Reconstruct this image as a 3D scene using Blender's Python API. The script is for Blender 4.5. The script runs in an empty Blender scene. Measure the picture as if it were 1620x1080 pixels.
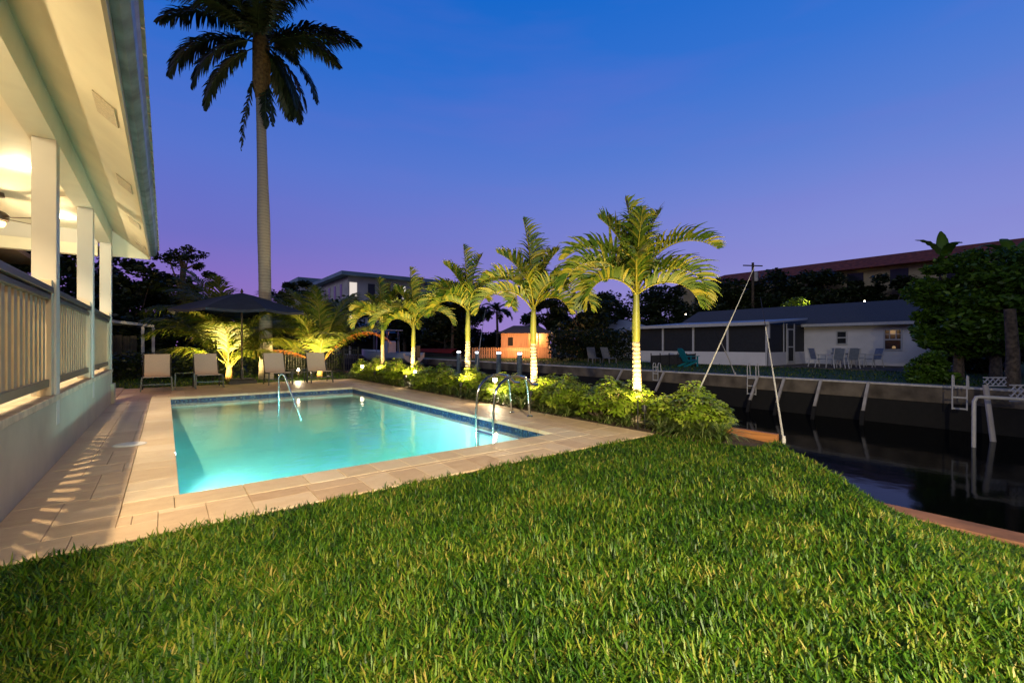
import bpy, math, random
import numpy as np
from mathutils import Vector, Matrix
random.seed(7); rng = np.random.default_rng(7)
R = math.radians
SC = bpy.context.scene
COL = SC.collection
H = 1.15                     # eye height
F = 713.0                    # focal length in photo pixels (photo 1620 wide)
YAW = R(37.55); CS, SN = math.cos(YAW), math.sin(YAW)
# ------------------------------------------------------------------ camera
cam_d = bpy.data.cameras.new('camera'); cam = bpy.data.objects.new('camera', cam_d); COL.objects.link(cam)
cam.location = (0, 0, H); cam.rotation_euler = (R(90), 0, -YAW)
cam_d.sensor_width = 36; cam_d.lens = 36 * F / 1620; cam_d.shift_y = 5 / 1620
cam_d.clip_start = .05; cam_d.clip_end = 4000
SC.camera = cam
SC.view_settings.view_transform = 'Standard'; SC.view_settings.look = 'None'
SC.view_settings.exposure = 0; SC.view_settings.gamma = 1
try:
    SC.cycles.use_denoising = True
    SC.cycles.max_bounces = 7; SC.cycles.diffuse_bounces = 3; SC.cycles.glossy_bounces = 3
    SC.cycles.transparent_max_bounces = 10; SC.cycles.transmission_bounces = 3; SC.cycles.volume_bounces = 0
    SC.cycles.sample_clamp_indirect = 4; SC.cycles.caustics_reflective = False; SC.cycles.caustics_refractive = False
except Exception: pass
# ------------------------------------------------------------------ dusk sky
W = bpy.data.worlds.new('World'); SC.world = W; W.use_nodes = True
nt = W.node_tree; nt.nodes.clear()
def N(t, typ, **kw):
    n = t.nodes.new(typ)
    for k, v in kw.items(): setattr(n, k, v)
    return n
def ramp(t, fac, stops, interp='LINEAR'):
    n = N(t, 'ShaderNodeValToRGB'); r = n.color_ramp; r.interpolation = interp
    while len(r.elements) < len(stops): r.elements.new(.5)
    for e, (p, c) in zip(r.elements, stops): e.position = p; e.color = (*c, 1) if len(c) == 3 else c
    if fac is not None: t.links.new(fac, n.inputs[0])
    return n.outputs[0]
def s2l(r, g, b):
    f = lambda c: c / 12.92 if c <= .04045 else ((c + .055) / 1.055) ** 2.4
    return tuple(f(v / 255) for v in (r, g, b))
tc = N(nt, 'ShaderNodeTexCoord'); sx = N(nt, 'ShaderNodeSeparateXYZ'); nt.links.new(tc.outputs['Generated'], sx.inputs[0])
el = sx.outputs['Z']
west = ramp(nt, el, [(0, s2l(160, 112, 192)), (.10, s2l(142, 112, 194)), (.20, s2l(112, 112, 198)), (.34, s2l(88, 116, 206)), (.50, s2l(44, 108, 206)), (.61, s2l(8, 100, 200)), (.74, s2l(3, 24, 60)), (1, s2l(2, 8, 22))])
east = ramp(nt, el, [(0, s2l(156, 146, 212)), (.12, s2l(146, 146, 214)), (.24, s2l(126, 138, 214)), (.36, s2l(92, 128, 212)), (.50, s2l(56, 116, 210)), (.61, s2l(34, 108, 206)), (.74, s2l(3, 24, 60)), (1, s2l(2, 8, 22))])
dotp = N(nt, 'ShaderNodeVectorMath', operation='DOT_PRODUCT'); nt.links.new(tc.outputs['Generated'], dotp.inputs[0]); dotp.inputs[1].default_value = (CS, -SN, 0)
mr = N(nt, 'ShaderNodeMapRange'); mr.inputs[1].default_value = -.55; mr.inputs[2].default_value = .62; nt.links.new(dotp.outputs['Value'], mr.inputs[0])
mx = N(nt, 'ShaderNodeMix', data_type='RGBA'); nt.links.new(mr.outputs[0], mx.inputs[0]); nt.links.new(west, mx.inputs[6]); nt.links.new(east, mx.inputs[7])
mp = N(nt, 'ShaderNodeMapping'); mp.inputs['Scale'].default_value = (1.5, 1.5, 9); nt.links.new(tc.outputs['Generated'], mp.inputs[0])
cn = N(nt, 'ShaderNodeTexNoise'); cn.inputs['Scale'].default_value = 1.6; cn.inputs['Detail'].default_value = 4; nt.links.new(mp.outputs[0], cn.inputs[0])
cr = ramp(nt, cn.outputs[0], [(.48, (0, 0, 0)), (.75, (.13, .13, .13))])
mx2 = N(nt, 'ShaderNodeMix', data_type='RGBA'); nt.links.new(cr, mx2.inputs[0]); nt.links.new(mx.outputs[2], mx2.inputs[6])
df = N(nt, 'ShaderNodeVectorMath', operation='DOT_PRODUCT'); nt.links.new(tc.outputs['Generated'], df.inputs[0]); df.inputs[1].default_value = (SN, CS, 0)
mf = N(nt, 'ShaderNodeMapRange'); mf.inputs[1].default_value = -.1; mf.inputs[2].default_value = .42; mf.inputs[3].default_value = .30; mf.inputs[4].default_value = 1; nt.links.new(df.outputs['Value'], mf.inputs[0]); mx2.inputs[7].default_value = (*s2l(140, 112, 200), 1)
bg = N(nt, 'ShaderNodeBackground'); nt.links.new(mx2.outputs[2], bg.inputs[0]); nt.links.new(mf.outputs[0], bg.inputs[1])
wo = N(nt, 'ShaderNodeOutputWorld'); nt.links.new(bg.outputs[0], wo.inputs[0])
# low weak fill from behind the camera, added to brighten the far bank
sd = bpy.data.lights.new('sun', 'SUN'); sd.energy = .38; sd.angle = R(25); sd.color = (.85, .88, 1)
so = bpy.data.objects.new('sun', sd); COL.objects.link(so); so.rotation_euler = (R(68), 0, R(-72))

# ------------------------------------------------------------------ plan helpers (photo pixel -> place on the site)
def at(px, d):
    l = (px - 810) / F * d
    return (d * SN + l * CS, d * CS - l * SN)
def G(px, py, z=0):
    x, y = at(px, F * (H - z) / (py - 545)); return Vector((x, y, z))
def dep(px, X=None, Y=None):
    k = (px - 810) / F
    return X / (SN + k * CS) if X is not None else Y / (CS - k * SN)
def zat(py, d): return H - (py - 545) * d / F
SR = Vector((CS, -SN, 0)); SA = Vector((SN, CS, 0)); UP = Vector((0, 0, 1))

# ------------------------------------------------------------------ object helpers
class MB:
    def __init__(s): s.v = []; s.f = []
    def add(s, v, f):
        o = len(s.v); s.v += [tuple(p) for p in v]; s.f += [tuple(i + o for i in q) for q in f]; return s
    def box(s, x0, x1, y0, y1, z0, z1, M=None):
        v = [Vector(p) for p in ((x0,y0,z0),(x1,y0,z0),(x1,y1,z0),(x0,y1,z0),(x0,y0,z1),(x1,y0,z1),(x1,y1,z1),(x0,y1,z1))]
        if M is not None: v = [M @ p for p in v]
        return s.add(v, [(0,3,2,1),(4,5,6,7),(0,1,5,4),(1,2,6,5),(2,3,7,6),(3,0,4,7)])
    def bar(s, a, b, w, h=None, up=(0,0,1)):
        a, b = Vector(a), Vector(b); h = h or w; d = (b - a).normalized(); u = Vector(up)
        if abs(d.dot(u)) > .98: u = Vector((1, 0, 0))
        x = d.cross(u).normalized() * w / 2; y = x.cross(d).normalized() * h / 2
        v = [a-x-y, a+x-y, a+x+y, a-x+y, b-x-y, b+x-y, b+x+y, b-x+y]
        return s.add(v, [(3,2,1,0),(4,5,6,7),(0,1,5,4),(1,2,6,5),(2,3,7,6),(3,0,4,7)])
    def tube(s, pts, r, n=8, cap=True):
        pts = [Vector(p) for p in pts]; rr = r if isinstance(r, (list, tuple)) else [r] * len(pts)
        o = len(s.v); prev = None
        for i, p in enumerate(pts):
            t = (pts[min(i+1, len(pts)-1)] - pts[max(i-1, 0)]).normalized()
            if prev is None:
                a = Vector((0, 0, 1)) if abs(t.z) < .9 else Vector((1, 0, 0)); x = t.cross(a).normalized()
            else: x = (prev - t * prev.dot(t)).normalized()
            prev = x; y = t.cross(x)
            for k in range(n):
                an = 2 * math.pi * k / n; s.v.append(tuple(p + (x * math.cos(an) + y * math.sin(an)) * rr[i]))
        for i in range(len(pts) - 1):
            for k in range(n):
                s.f.append((o+i*n+k, o+i*n+(k+1)%n, o+(i+1)*n+(k+1)%n, o+(i+1)*n+k))
        if cap: s.f.append(tuple(o + k for k in range(n))[::-1]); s.f.append(tuple(o + (len(pts)-1)*n + k for k in range(n)))
        return s
    def lathe(s, prof, c=(0,0,0), n=16):
        o = len(s.v); c = Vector(c)
        for r, z in prof:
            for k in range(n):
                a = 2*math.pi*k/n; s.v.append(tuple(c + Vector((r*math.cos(a), r*math.sin(a), z))))
        for i in range(len(prof)-1):
            for k in range(n): s.f.append((o+i*n+k, o+i*n+(k+1)%n, o+(i+1)*n+(k+1)%n, o+(i+1)*n+k))
        s.f.append(tuple(o+k for k in range(n))[::-1]); s.f.append(tuple(o+(len(prof)-1)*n+k for k in range(n)))
        return s
    def poly(s, pts, th=(0,0,-.02)):
        p = [Vector(q) for q in pts]; n = len(p); t = Vector(th)
        return s.add(p + [q + t for q in p], [tuple(range(n)), tuple(range(2*n-1, n-1, -1))] + [(i, i+n, (i+1)%n+n, (i+1)%n) for i in range(n)])
    def build(s, name, mat, parent=None, smooth=False, bevel=0):
        me = bpy.data.meshes.new(name); me.from_pydata(s.v, [], s.f); me.update()
        if smooth: me.polygons.foreach_set('use_smooth', [True] * len(me.polygons))
        o = bpy.data.objects.new(name, me); COL.objects.link(o)
        me.materials.append(mat)
        if parent is not None: o.parent = parent
        if bevel:
            b = o.modifiers.new('b', 'BEVEL'); b.width = bevel; b.segments = 2; b.limit_method = 'ANGLE'; b.angle_limit = R(50)
        if smooth:
            try: me.set_sharp_from_angle(angle=R(40))
            except Exception: pass
        return o
def npmesh(name, V, Q, mat, parent=None, tone=None, smooth=False):
    V = np.asarray(V, dtype=np.float32); Q = np.asarray(Q, dtype=np.int32); k = Q.shape[1]
    me = bpy.data.meshes.new(name); me.vertices.add(len(V)); me.vertices.foreach_set('co', V.ravel())
    me.loops.add(Q.size); me.loops.foreach_set('vertex_index', Q.ravel())
    me.polygons.add(len(Q)); me.polygons.foreach_set('loop_start', np.arange(0, Q.size, k, dtype=np.int32))
    try: me.polygons.foreach_set('loop_total', np.full(len(Q), k, dtype=np.int32))
    except Exception: pass
    me.update(calc_edges=True); me.validate()
    if tone is not None:
        at_ = me.attributes.new('tone', 'FLOAT', 'POINT'); at_.data.foreach_set('value', np.asarray(tone, dtype=np.float32))
    me.polygons.foreach_set('use_smooth', [mat.name not in ('travertine_paver', 'travertine_coping')] * len(me.polygons))
    me.materials.append(mat)
    o = bpy.data.objects.new(name, me); COL.objects.link(o)
    if parent is not None: o.parent = parent
    return o
def tag(o, label=None, cat=None, group=None, kind=None):
    if label: o['label'] = label
    if cat: o['category'] = cat
    if group: o['group'] = group
    if kind: o['kind'] = kind
    return o
def thing(name, label, cat, loc=(0,0,0), rz=0, group=None):
    o = bpy.data.objects.new(name, None); COL.objects.link(o); o.location = loc; o.rotation_euler = (0, 0, rz)
    o.empty_display_size = .2
    return tag(o, label, cat, group)
def struct(o): o['kind'] = 'structure'; return o
CH = {}
def copy_tree(o, parent=None):
    c = o.copy(); COL.objects.link(c); c.parent = parent
    for ch in [x for x in bpy.data.objects if x.parent == o]: copy_tree(ch, c)
    return c
def lamp(name, typ, energy, color, loc, parent=None, radius=.03, aim=None, cone=60, blend=.6):
    l = bpy.data.lights.new(name, typ); l.energy = energy; l.color = color
    if typ in ('POINT', 'SPOT'): l.shadow_soft_size = radius
    if typ == 'SPOT': l.spot_size = R(cone); l.spot_blend = blend
    if typ == 'AREA': l.shape = 'DISK'; l.size = radius * 2
    o = bpy.data.objects.new(name, l); COL.objects.link(o); o.location = loc
    if aim is not None: o.rotation_euler = (Vector(aim) - Vector(loc)).to_track_quat('-Z', 'Y').to_euler()
    if parent is not None: o.parent = parent
    return o

# ------------------------------------------------------------------ materials
def newmat(name):
    m = bpy.data.materials.new(name); m.use_nodes = True; t = m.node_tree
    return m, t, t.nodes['Principled BSDF'], t.nodes['Material Output']
def mat(name, col, rough=.6, metal=0, var=.12, scale=8, bump=0, bscale=40, spec=.5, col2=None, stretch=None):
    m, t, b, o = newmat(name)
    co = N(t, 'ShaderNodeTexCoord').outputs['Object']
    if stretch:
        mp = N(t, 'ShaderNodeMapping'); mp.inputs['Scale'].default_value = stretch; t.links.new(co, mp.inputs[0]); co = mp.outputs[0]
    n = N(t, 'ShaderNodeTexNoise'); n.inputs['Scale'].default_value = scale; n.inputs['Detail'].default_value = 6; t.links.new(co, n.inputs[0])
    c2 = col2 or tuple(c * (1 - var * 2) for c in col); c1 = tuple(min(1, c * (1 + var)) for c in col)
    t.links.new(ramp(t, n.outputs[0], [(.3, c2), (.65, c1)]), b.inputs['Base Color'])
    b.inputs['Roughness'].default_value = rough; b.inputs['Metallic'].default_value = metal
    b.inputs['Specular IOR Level'].default_value = spec
    if bump:
        n2 = N(t, 'ShaderNodeTexNoise'); n2.inputs['Scale'].default_value = bscale; n2.inputs['Detail'].default_value = 5; t.links.new(co, n2.inputs[0])
        bp = N(t, 'ShaderNodeBump'); bp.inputs['Strength'].default_value = bump; bp.inputs['Distance'].default_value = .01
        t.links.new(n2.outputs[0], bp.inputs['Height']); t.links.new(bp.outputs[0], b.inputs['Normal'])
    return m
def emit(name, col, s):
    m, t, b, o = newmat(name); b.inputs['Base Color'].default_value = (*col, 1)
    b.inputs['Emission Color'].default_value = (*col, 1); b.inputs['Emission Strength'].default_value = s; return m
def leafmat(name, stops, rough=.45, trans=.25, patch=None):
    m, t, b, o = newmat(name)
    a = N(t, 'ShaderNodeAttribute', attribute_name='tone')
    fac = a.outputs['Fac']
    if patch:
        n = N(t, 'ShaderNodeTexNoise'); n.inputs['Scale'].default_value = patch[0]; n.inputs['Detail'].default_value = 3
        t.links.new(N(t, 'ShaderNodeTexCoord').outputs['Object'], n.inputs[0])
        ad = N(t, 'ShaderNodeMath', operation='MULTIPLY_ADD'); t.links.new(n.outputs[0], ad.inputs[0]); ad.inputs[1].default_value = patch[1]
        t.links.new(fac, ad.inputs[2]); s_ = N(t, 'ShaderNodeMath', operation='SUBTRACT'); t.links.new(ad.outputs[0], s_.inputs[0]); s_.inputs[1].default_value = patch[1] * .5
        fac = s_.outputs[0]
    c = ramp(t, fac, stops)
    t.links.new(c, b.inputs['Base Color']); b.inputs['Roughness'].default_value = rough; b.inputs['Specular IOR Level'].default_value = .35
    tr = N(t, 'ShaderNodeBsdfTranslucent'); t.links.new(c, tr.inputs[0])
    ms = N(t, 'ShaderNodeMixShader'); ms.inputs[0].default_value = trans
    t.links.new(b.outputs[0], ms.inputs[1]); t.links.new(tr.outputs[0], ms.inputs[2]); t.links.new(ms.outputs[0], o.inputs[0])
    return m
M = {}
M['stucco'] = mat('stucco', (.50, .46, .34), .9, var=.05, scale=3, bump=.35, bscale=120)
M['white'] = mat('white_paint', (.52, .50, .45), .5, var=.02, scale=3)
M['ceiling'] = mat('ceiling_paint', (.80, .75, .58), .7, var=.03, scale=2)
M['soffit'] = mat('soffit_paint', (.84, .78, .56), .75, var=.04, scale=2, bump=.1, bscale=90)
M['beam'] = mat('beam_paint', (.70, .66, .50), .7, var=.03, scale=3)
M['tan'] = mat('tan_paint', (.55, .46, .32), .6, var=.05, scale=4)
M['vent'] = mat('vent_screen', (.66, .58, .40), .8, var=.1, scale=60)
M['gutter'] = mat('gutter_metal', (.26, .34, .36), .35, metal=.6, var=.25, scale=5)
M['tile_edge'] = mat('roof_tile', (.50, .44, .30), .8, var=.15, scale=10, bump=.3)
M['rail'] = mat('rail_aluminium', (.10, .105, .10), .35, metal=.5, var=.05)
M['baluster'] = mat('baluster_coat', (.36, .29, .19), .45, metal=.1, var=.05)
M['ledge'] = mat('ledge_stone', (.62, .50, .34), .55, var=.18, scale=6, bump=.15, bscale=60)
M['floor'] = mat('porch_tile', (.62, .54, .42), .35, var=.1, scale=4)
M['fan'] = mat('fan_bronze', (.05, .032, .02), .4, var=.1)
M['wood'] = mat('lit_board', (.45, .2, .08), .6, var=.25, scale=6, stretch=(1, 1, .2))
M['orange_wood'] = mat('orange_timber', (.34, .14, .045), .6, var=.2, scale=8, stretch=(.3, .3, 6))
M['dark_roof'] = mat('dark_shingle', (.035, .03, .028), .9, var=.2, scale=20)
M['chrome'] = mat('polished_steel', (.75, .75, .72), .12, metal=1, var=.02)
M['sling'] = mat('sling_fabric', (.55, .42, .34), .75, var=.05, scale=60, bump=.1, bscale=300)
M['frame'] = mat('dark_frame', (.045, .045, .045), .4, metal=.4, var=.05)
M['canvas'] = mat('umbrella_canvas', (.014, .018, .034), .85, var=.15, scale=6)
M['bronze'] = mat('bronze_pole', (.08, .05, .03), .4, metal=.5, var=.05)
M['lid'] = mat('lid_plastic', (.8, .8, .78), .4, var=.02)
M['concrete'] = mat('concrete', (.15, .125, .095), .85, var=.25, scale=1.6, bump=.6, bscale=14, col2=(.045, .035, .026))
M['capwhite'] = mat('cap_white', (.55, .53, .5), .7, var=.1)
M['redcap'] = mat('red_brown_cap', (.26, .12, .07), .75, var=.25, scale=3, bump=.2)
M['soil'] = mat('mulch_soil', (.06, .035, .02), .95, var=.5, scale=40, bump=1, bscale=60)
M['bark'] = mat('bark', (.10, .075, .05), .9, var=.4, scale=10, bump=.8, bscale=30)
M['wall_far'] = mat('cottage_wall', (.72, .70, .70), .85, var=.05, scale=1, bump=.1)
M['shingle'] = mat('grey_shingle', (.10, .105, .12), .85, var=.2, scale=25)
M['metal_roof'] = mat('pale_metal_roof', (.42, .46, .54), .45, var=.05, scale=1)
M['dark_in'] = mat('dark_interior', (.012, .012, .012), .8)
M['screen'] = mat('insect_screen', (.016, .017, .02), .7)
M['glass'] = mat('dark_glass', (.02, .025, .035), .08, var=.1)
M['redroof'] = mat('red_tile_roof', (.34, .075, .03), .8, var=.3, scale=3, bump=.4, bscale=8)
M['cream'] = mat('cream_wall', (.42, .34, .20), .85, var=.1, scale=1)
M['grey_apt'] = mat('apartment_wall', (.62, .57, .52), .85, var=.08, scale=.5)
M['apt_roof'] = mat('apartment_roof', (.22, .34, .42), .6, var=.1, scale=.4)
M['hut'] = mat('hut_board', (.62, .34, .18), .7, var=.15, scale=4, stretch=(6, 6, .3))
M['blue_roof'] = mat('blue_metal_roof', (.10, .20, .36), .5, var=.1, scale=2)
M['gel'] = mat('hull_gelcoat', (.40, .45, .55), .25, var=.05)
M['red_cover'] = mat('red_boat_cover', (.30, .02, .01), .7, var=.2)
M['teal'] = mat('teal_plastic', (.01, .22, .28), .45, var=.05)
M['pvc'] = mat('white_pvc', (.52, .52, .52), .4, var=.05)
M['pile'] = mat('pale_pile', (.42, .40, .38), .6, var=.15, scale=3, col2=(.35, .32, .28))
M['algae'] = mat('stained_pile', (.004, .0036, .003), .8, var=.3)
M['bluegrey'] = mat('blue_grey_pile', (.14, .19, .22), .7, var=.2)
M['fence'] = mat('black_fence', (.012, .012, .013), .5, var=.1)
M['fence_wood'] = mat('weathered_fence', (.028, .026, .024), .9, var=.3, scale=5, stretch=(4, 4, .4))
M['plaster_dark'] = mat('grey_beam', (.20, .20, .20), .6, var=.1)
M['whip'] = mat('fibreglass', (.50, .50, .48), .4, var=.08)
M['black'] = mat('black_plastic', (.012, .012, .012), .5)
M['bulb'] = emit('bulb_warm', (1, .80, .55), 25)
M['bulb_w'] = emit('bulb_white', (.9, .95, 1), 7)
M['cap_glow'] = emit('cap_glow', (.9, .95, 1), 16)
M['wafer'] = emit('wafer_lens', (1, .86, .62), 14)
M['uplens'] = emit('uplight_lens', (1, .72, .38), 30)
M['warmwin'] = emit('lit_window_warm', (1, .6, .25), .22)
M['coolwin'] = emit('lit_window_cool', (1, .88, .75), .75)
M['glowwin'] = emit('lit_window_dim', (.9, .55, .2), .12)
# palm trunk: pale ringed bark, green crownshaft comes from its own material
def ringed(name, c1, c2, rings=16, bump=.5):
    m, t, b, o = newmat(name); co = N(t, 'ShaderNodeTexCoord').outputs['Object']
    w = N(t, 'ShaderNodeTexWave', wave_type='BANDS', bands_direction='Z'); w.inputs['Scale'].default_value = rings; w.inputs['Distortion'].default_value = 4.5
    w.inputs['Detail'].default_value = 3; w.inputs['Detail Scale'].default_value = 1.5; t.links.new(co, w.inputs[0])
    n = N(t, 'ShaderNodeTexNoise'); n.inputs['Scale'].default_value = 7; n.inputs['Detail'].default_value = 5; t.links.new(co, n.inputs[0])
    ml = N(t, 'ShaderNodeMath', operation='MULTIPLY'); t.links.new(w.outputs['Fac'], ml.inputs[0]); t.links.new(n.outputs[0], ml.inputs[1])
    t.links.new(ramp(t, ml.outputs[0], [(.02, c2), (.22, c1)]), b.inputs['Base Color']); b.inputs['Roughness'].default_value = .8
    bp = N(t, 'ShaderNodeBump'); bp.inputs['Strength'].default_value = bump; bp.inputs['Distance'].default_value = .02
    t.links.new(ml.outputs[0], bp.inputs['Height']); t.links.new(bp.outputs[0], b.inputs['Normal']); return m
M['trunk'] = ringed('ringed_palm_bark', (.42, .34, .23), (.25, .18, .115), 5, .8)
M['royal'] = ringed('grey_palm_bark', (.25, .225, .19), (.19, .17, .145), 3.2, .10)
M['shaft'] = mat('green_crownshaft', (.20, .21, .03), .45, var=.2, scale=5, stretch=(1, 1, .3))
M['palmleaf'] = leafmat('palm_leaf', [(0, (.02, .06, .004)), (.5, (.075, .115, .006)), (1, (.24, .215, .018))], trans=.10, rough=.5)
M['cocoleaf'] = leafmat('coconut_leaf', [(0, (.05, .09, .008)), (.5, (.11, .15, .012)), (1, (.20, .18, .03))], trans=.35)
M['deadleaf'] = leafmat('dry_leaf', [(0, (.30, .07, .01)), (1, (.42, .16, .03))], trans=.3)
M['darkleaf'] = leafmat('dark_palm_leaf', [(0, (.012, .022, .008)), (1, (.03, .05, .018))], trans=.12)
M['husk'] = mat('husk_brown', (.16, .10, .03), .9, var=.3, scale=12)
M['treeleaf'] = leafmat('tree_leaf', [(0, (.010, .018, .006)), (.6, (.022, .038, .010)), (1, (.05, .07, .02))], trans=.15)
M['greenleaf'] = leafmat('bright_tree_leaf', [(0, (.03, .07, .008)), (.6, (.08, .18, .015)), (1, (.16, .28, .02))], trans=.3)
M['shrub'] = leafmat('shrub_leaf', [(0, (.09, .16, .010)), (.5, (.22, .33, .022)), (1, (.42, .46, .07))], rough=.35, trans=.2)
M['liriope'] = leafmat('strap_leaf', [(0, (.04, .08, .012)), (.6, (.10, .17, .03)), (1, (.30, .32, .12))], rough=.4)
M['grass'] = leafmat('grass_blade', [(0, (.007, .026, .002)), (.30, (.026, .095, .003)), (.58, (.088, .175, .006)), (.84, (.19, .22, .020)), (1, (.30, .25, .06))], rough=.5, trans=.3, patch=(2.2, .9))
# lawn base under the blades
m, t, b, o = newmat('lawn_thatch'); co = N(t, 'ShaderNodeTexCoord').outputs['Object']
n = N(t, 'ShaderNodeTexNoise'); n.inputs['Scale'].default_value = 45; n.inputs['Detail'].default_value = 8; t.links.new(co, n.inputs[0])
t.links.new(ramp(t, n.outputs[0], [(.3, (.008, .014, .004)), (.5, (.022, .045, .008)), (.7, (.05, .055, .016))]), b.inputs['Base Color']); b.inputs['Roughness'].default_value = .95
bp = N(t, 'ShaderNodeBump'); bp.inputs['Distance'].default_value = .04; t.links.new(n.outputs[0], bp.inputs['Height']); t.links.new(bp.outputs[0], b.inputs['Normal']); M['lawn'] = m
# travertine: per-stone tone + veins
def stone(name, stops, vein=(4, 7, 4)):
    m, t, b, o = newmat(name); co = N(t, 'ShaderNodeTexCoord').outputs['Object']
    a = N(t, 'ShaderNodeAttribute', attribute_name='tone')
    mp = N(t, 'ShaderNodeMapping'); mp.inputs['Scale'].default_value = vein; t.links.new(co, mp.inputs[0])
    n = N(t, 'ShaderNodeTexNoise'); n.inputs['Scale'].default_value = 1.6; n.inputs['Detail'].default_value = 8; n.inputs['Roughness'].default_value = .65; t.links.new(mp.outputs[0], n.inputs[0])
    ad = N(t, 'ShaderNodeMath', operation='MULTIPLY_ADD'); t.links.new(n.outputs[0], ad.inputs[0]); ad.inputs[1].default_value = .9; t.links.new(a.outputs['Fac'], ad.inputs[2])
    sb = N(t, 'ShaderNodeMath', operation='MULTIPLY'); t.links.new(ad.outputs[0], sb.inputs[0]); sb.inputs[1].default_value = .6
    base = ramp(t, sb.outputs[0], stops)
    v = N(t, 'ShaderNodeTexNoise'); v.inputs['Scale'].default_value = 9; v.inputs['Detail'].default_value = 10; v.inputs['Roughness'].default_value = .7; t.links.new(mp.outputs[0], v.inputs[0])
    pit = ramp(t, v.outputs[0], [(.30, (.55, .5, .45)), (.42, (1, 1, 1))])
    mm = N(t, 'ShaderNodeMix', data_type='RGBA', blend_type='MULTIPLY'); mm.inputs[0].default_value = .7; t.links.new(base, mm.inputs[6]); t.links.new(pit, mm.inputs[7])
    t.links.new(mm.outputs[2], b.inputs['Base Color']); b.inputs['Roughness'].default_value = .5; b.inputs['Specular IOR Level'].default_value = .4
    bp = N(t, 'ShaderNodeBump'); bp.inputs['Strength'].default_value = .35; bp.inputs['Distance'].default_value = .006; t.links.new(v.outputs[0], bp.inputs['Height']); t.links.new(bp.outputs[0], b.inputs['Normal'])
    return m
TRAV = [(.15, (.40, .24, .13)), (.38, (.56, .40, .25)), (.6, (.66, .50, .33)), (.85, (.76, .62, .46))]
M['paver'] = stone('travertine_paver', TRAV)
M['coping'] = stone('travertine_coping', [(.15, (.50, .34, .20)), (.5, (.68, .54, .36)), (.85, (.78, .68, .53))])
# pool tile and plaster
m, t, b, o = newmat('blue_mosaic'); co = N(t, 'ShaderNodeTexCoord').outputs['Object']
mp = N(t, 'ShaderNodeMapping'); mp.inputs['Rotation'].default_value = (R(20), R(10), 0); t.links.new(co, mp.inputs[0])
vr = N(t, 'ShaderNodeTexVoronoi', feature='F1', distance='CHEBYCHEV'); vr.inputs['Scale'].default_value = 42; vr.inputs['Randomness'].default_value = .25; t.links.new(co, vr.inputs[0])
sp = N(t, 'ShaderNodeSeparateColor'); t.links.new(vr.outputs['Color'], sp.inputs[0])
t.links.new(ramp(t, sp.outputs[0], [(0, (.004, .012, .06)), (.35, (.006, .03, .15)), (.55, (.01, .05, .16)), (.8, (.03, .09, .17)), (.95, (.14, .18, .2))], 'CONSTANT'), b.inputs['Base Color']); b.inputs['Roughness'].default_value = .5; M['mosaic'] = m
M['plaster'] = mat('pool_plaster', (.72, .86, .82), .7, var=.04, scale=1.5)
# water: fresnel gloss over clear body that absorbs red
def water(name, rough, dens, col, bump, bs, gcol=(1, 1, 1), clear=True):
    m, t, b, o = newmat(name); t.nodes.remove(b)
    co = N(t, 'ShaderNodeTexCoord').outputs['Object']
    n = N(t, 'ShaderNodeTexNoise'); n.inputs['Scale'].default_value = bs; n.inputs['Detail'].default_value = 3; t.links.new(co, n.inputs[0])
    bp = N(t, 'ShaderNodeBump'); bp.inputs['Strength'].default_value = bump; bp.inputs['Distance'].default_value = .02; t.links.new(n.outputs[0], bp.inputs['Height'])
    g = N(t, 'ShaderNodeBsdfGlossy'); g.inputs['Roughness'].default_value = rough; g.inputs[0].default_value = (*gcol, 1); t.links.new(bp.outputs[0], g.inputs['Normal'])
    fr = N(t, 'ShaderNodeFresnel'); fr.inputs[0].default_value = 1.33
    geo = N(t, 'ShaderNodeNewGeometry'); inv = N(t, 'ShaderNodeMath', operation='SUBTRACT'); inv.inputs[0].default_value = 1; t.links.new(geo.outputs['Backfacing'], inv.inputs[1])
    fm = N(t, 'ShaderNodeMath', operation='MULTIPLY'); t.links.new(fr.outputs[0], fm.inputs[0]); t.links.new(inv.outputs[0], fm.inputs[1])
    body = N(t, 'ShaderNodeBsdfTransparent') if clear else N(t, 'ShaderNodeBsdfDiffuse')
    if not clear: body.inputs[0].default_value = (*col, 1)
    ms = N(t, 'ShaderNodeMixShader'); t.links.new(fm.outputs[0], ms.inputs[0]); t.links.new(body.outputs[0], ms.inputs[1]); t.links.new(g.outputs[0], ms.inputs[2]); t.links.new(ms.outputs[0], o.inputs[0])
    if clear:
        va = N(t, 'ShaderNodeVolumeAbsorption'); va.inputs[0].default_value = (*col, 1); va.inputs[1].default_value = dens; t.links.new(va.outputs[0], o.inputs['Volume'])
    return m
M['pool_water'] = water('pool_water', .075, .45, (.40, .88, .87), .4, 3)
M['canal'] = water('canal_water', .07, 0, (.003, .004, .004), .25, 1.2, gcol=(.6, .62, .62), clear=False)

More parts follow.
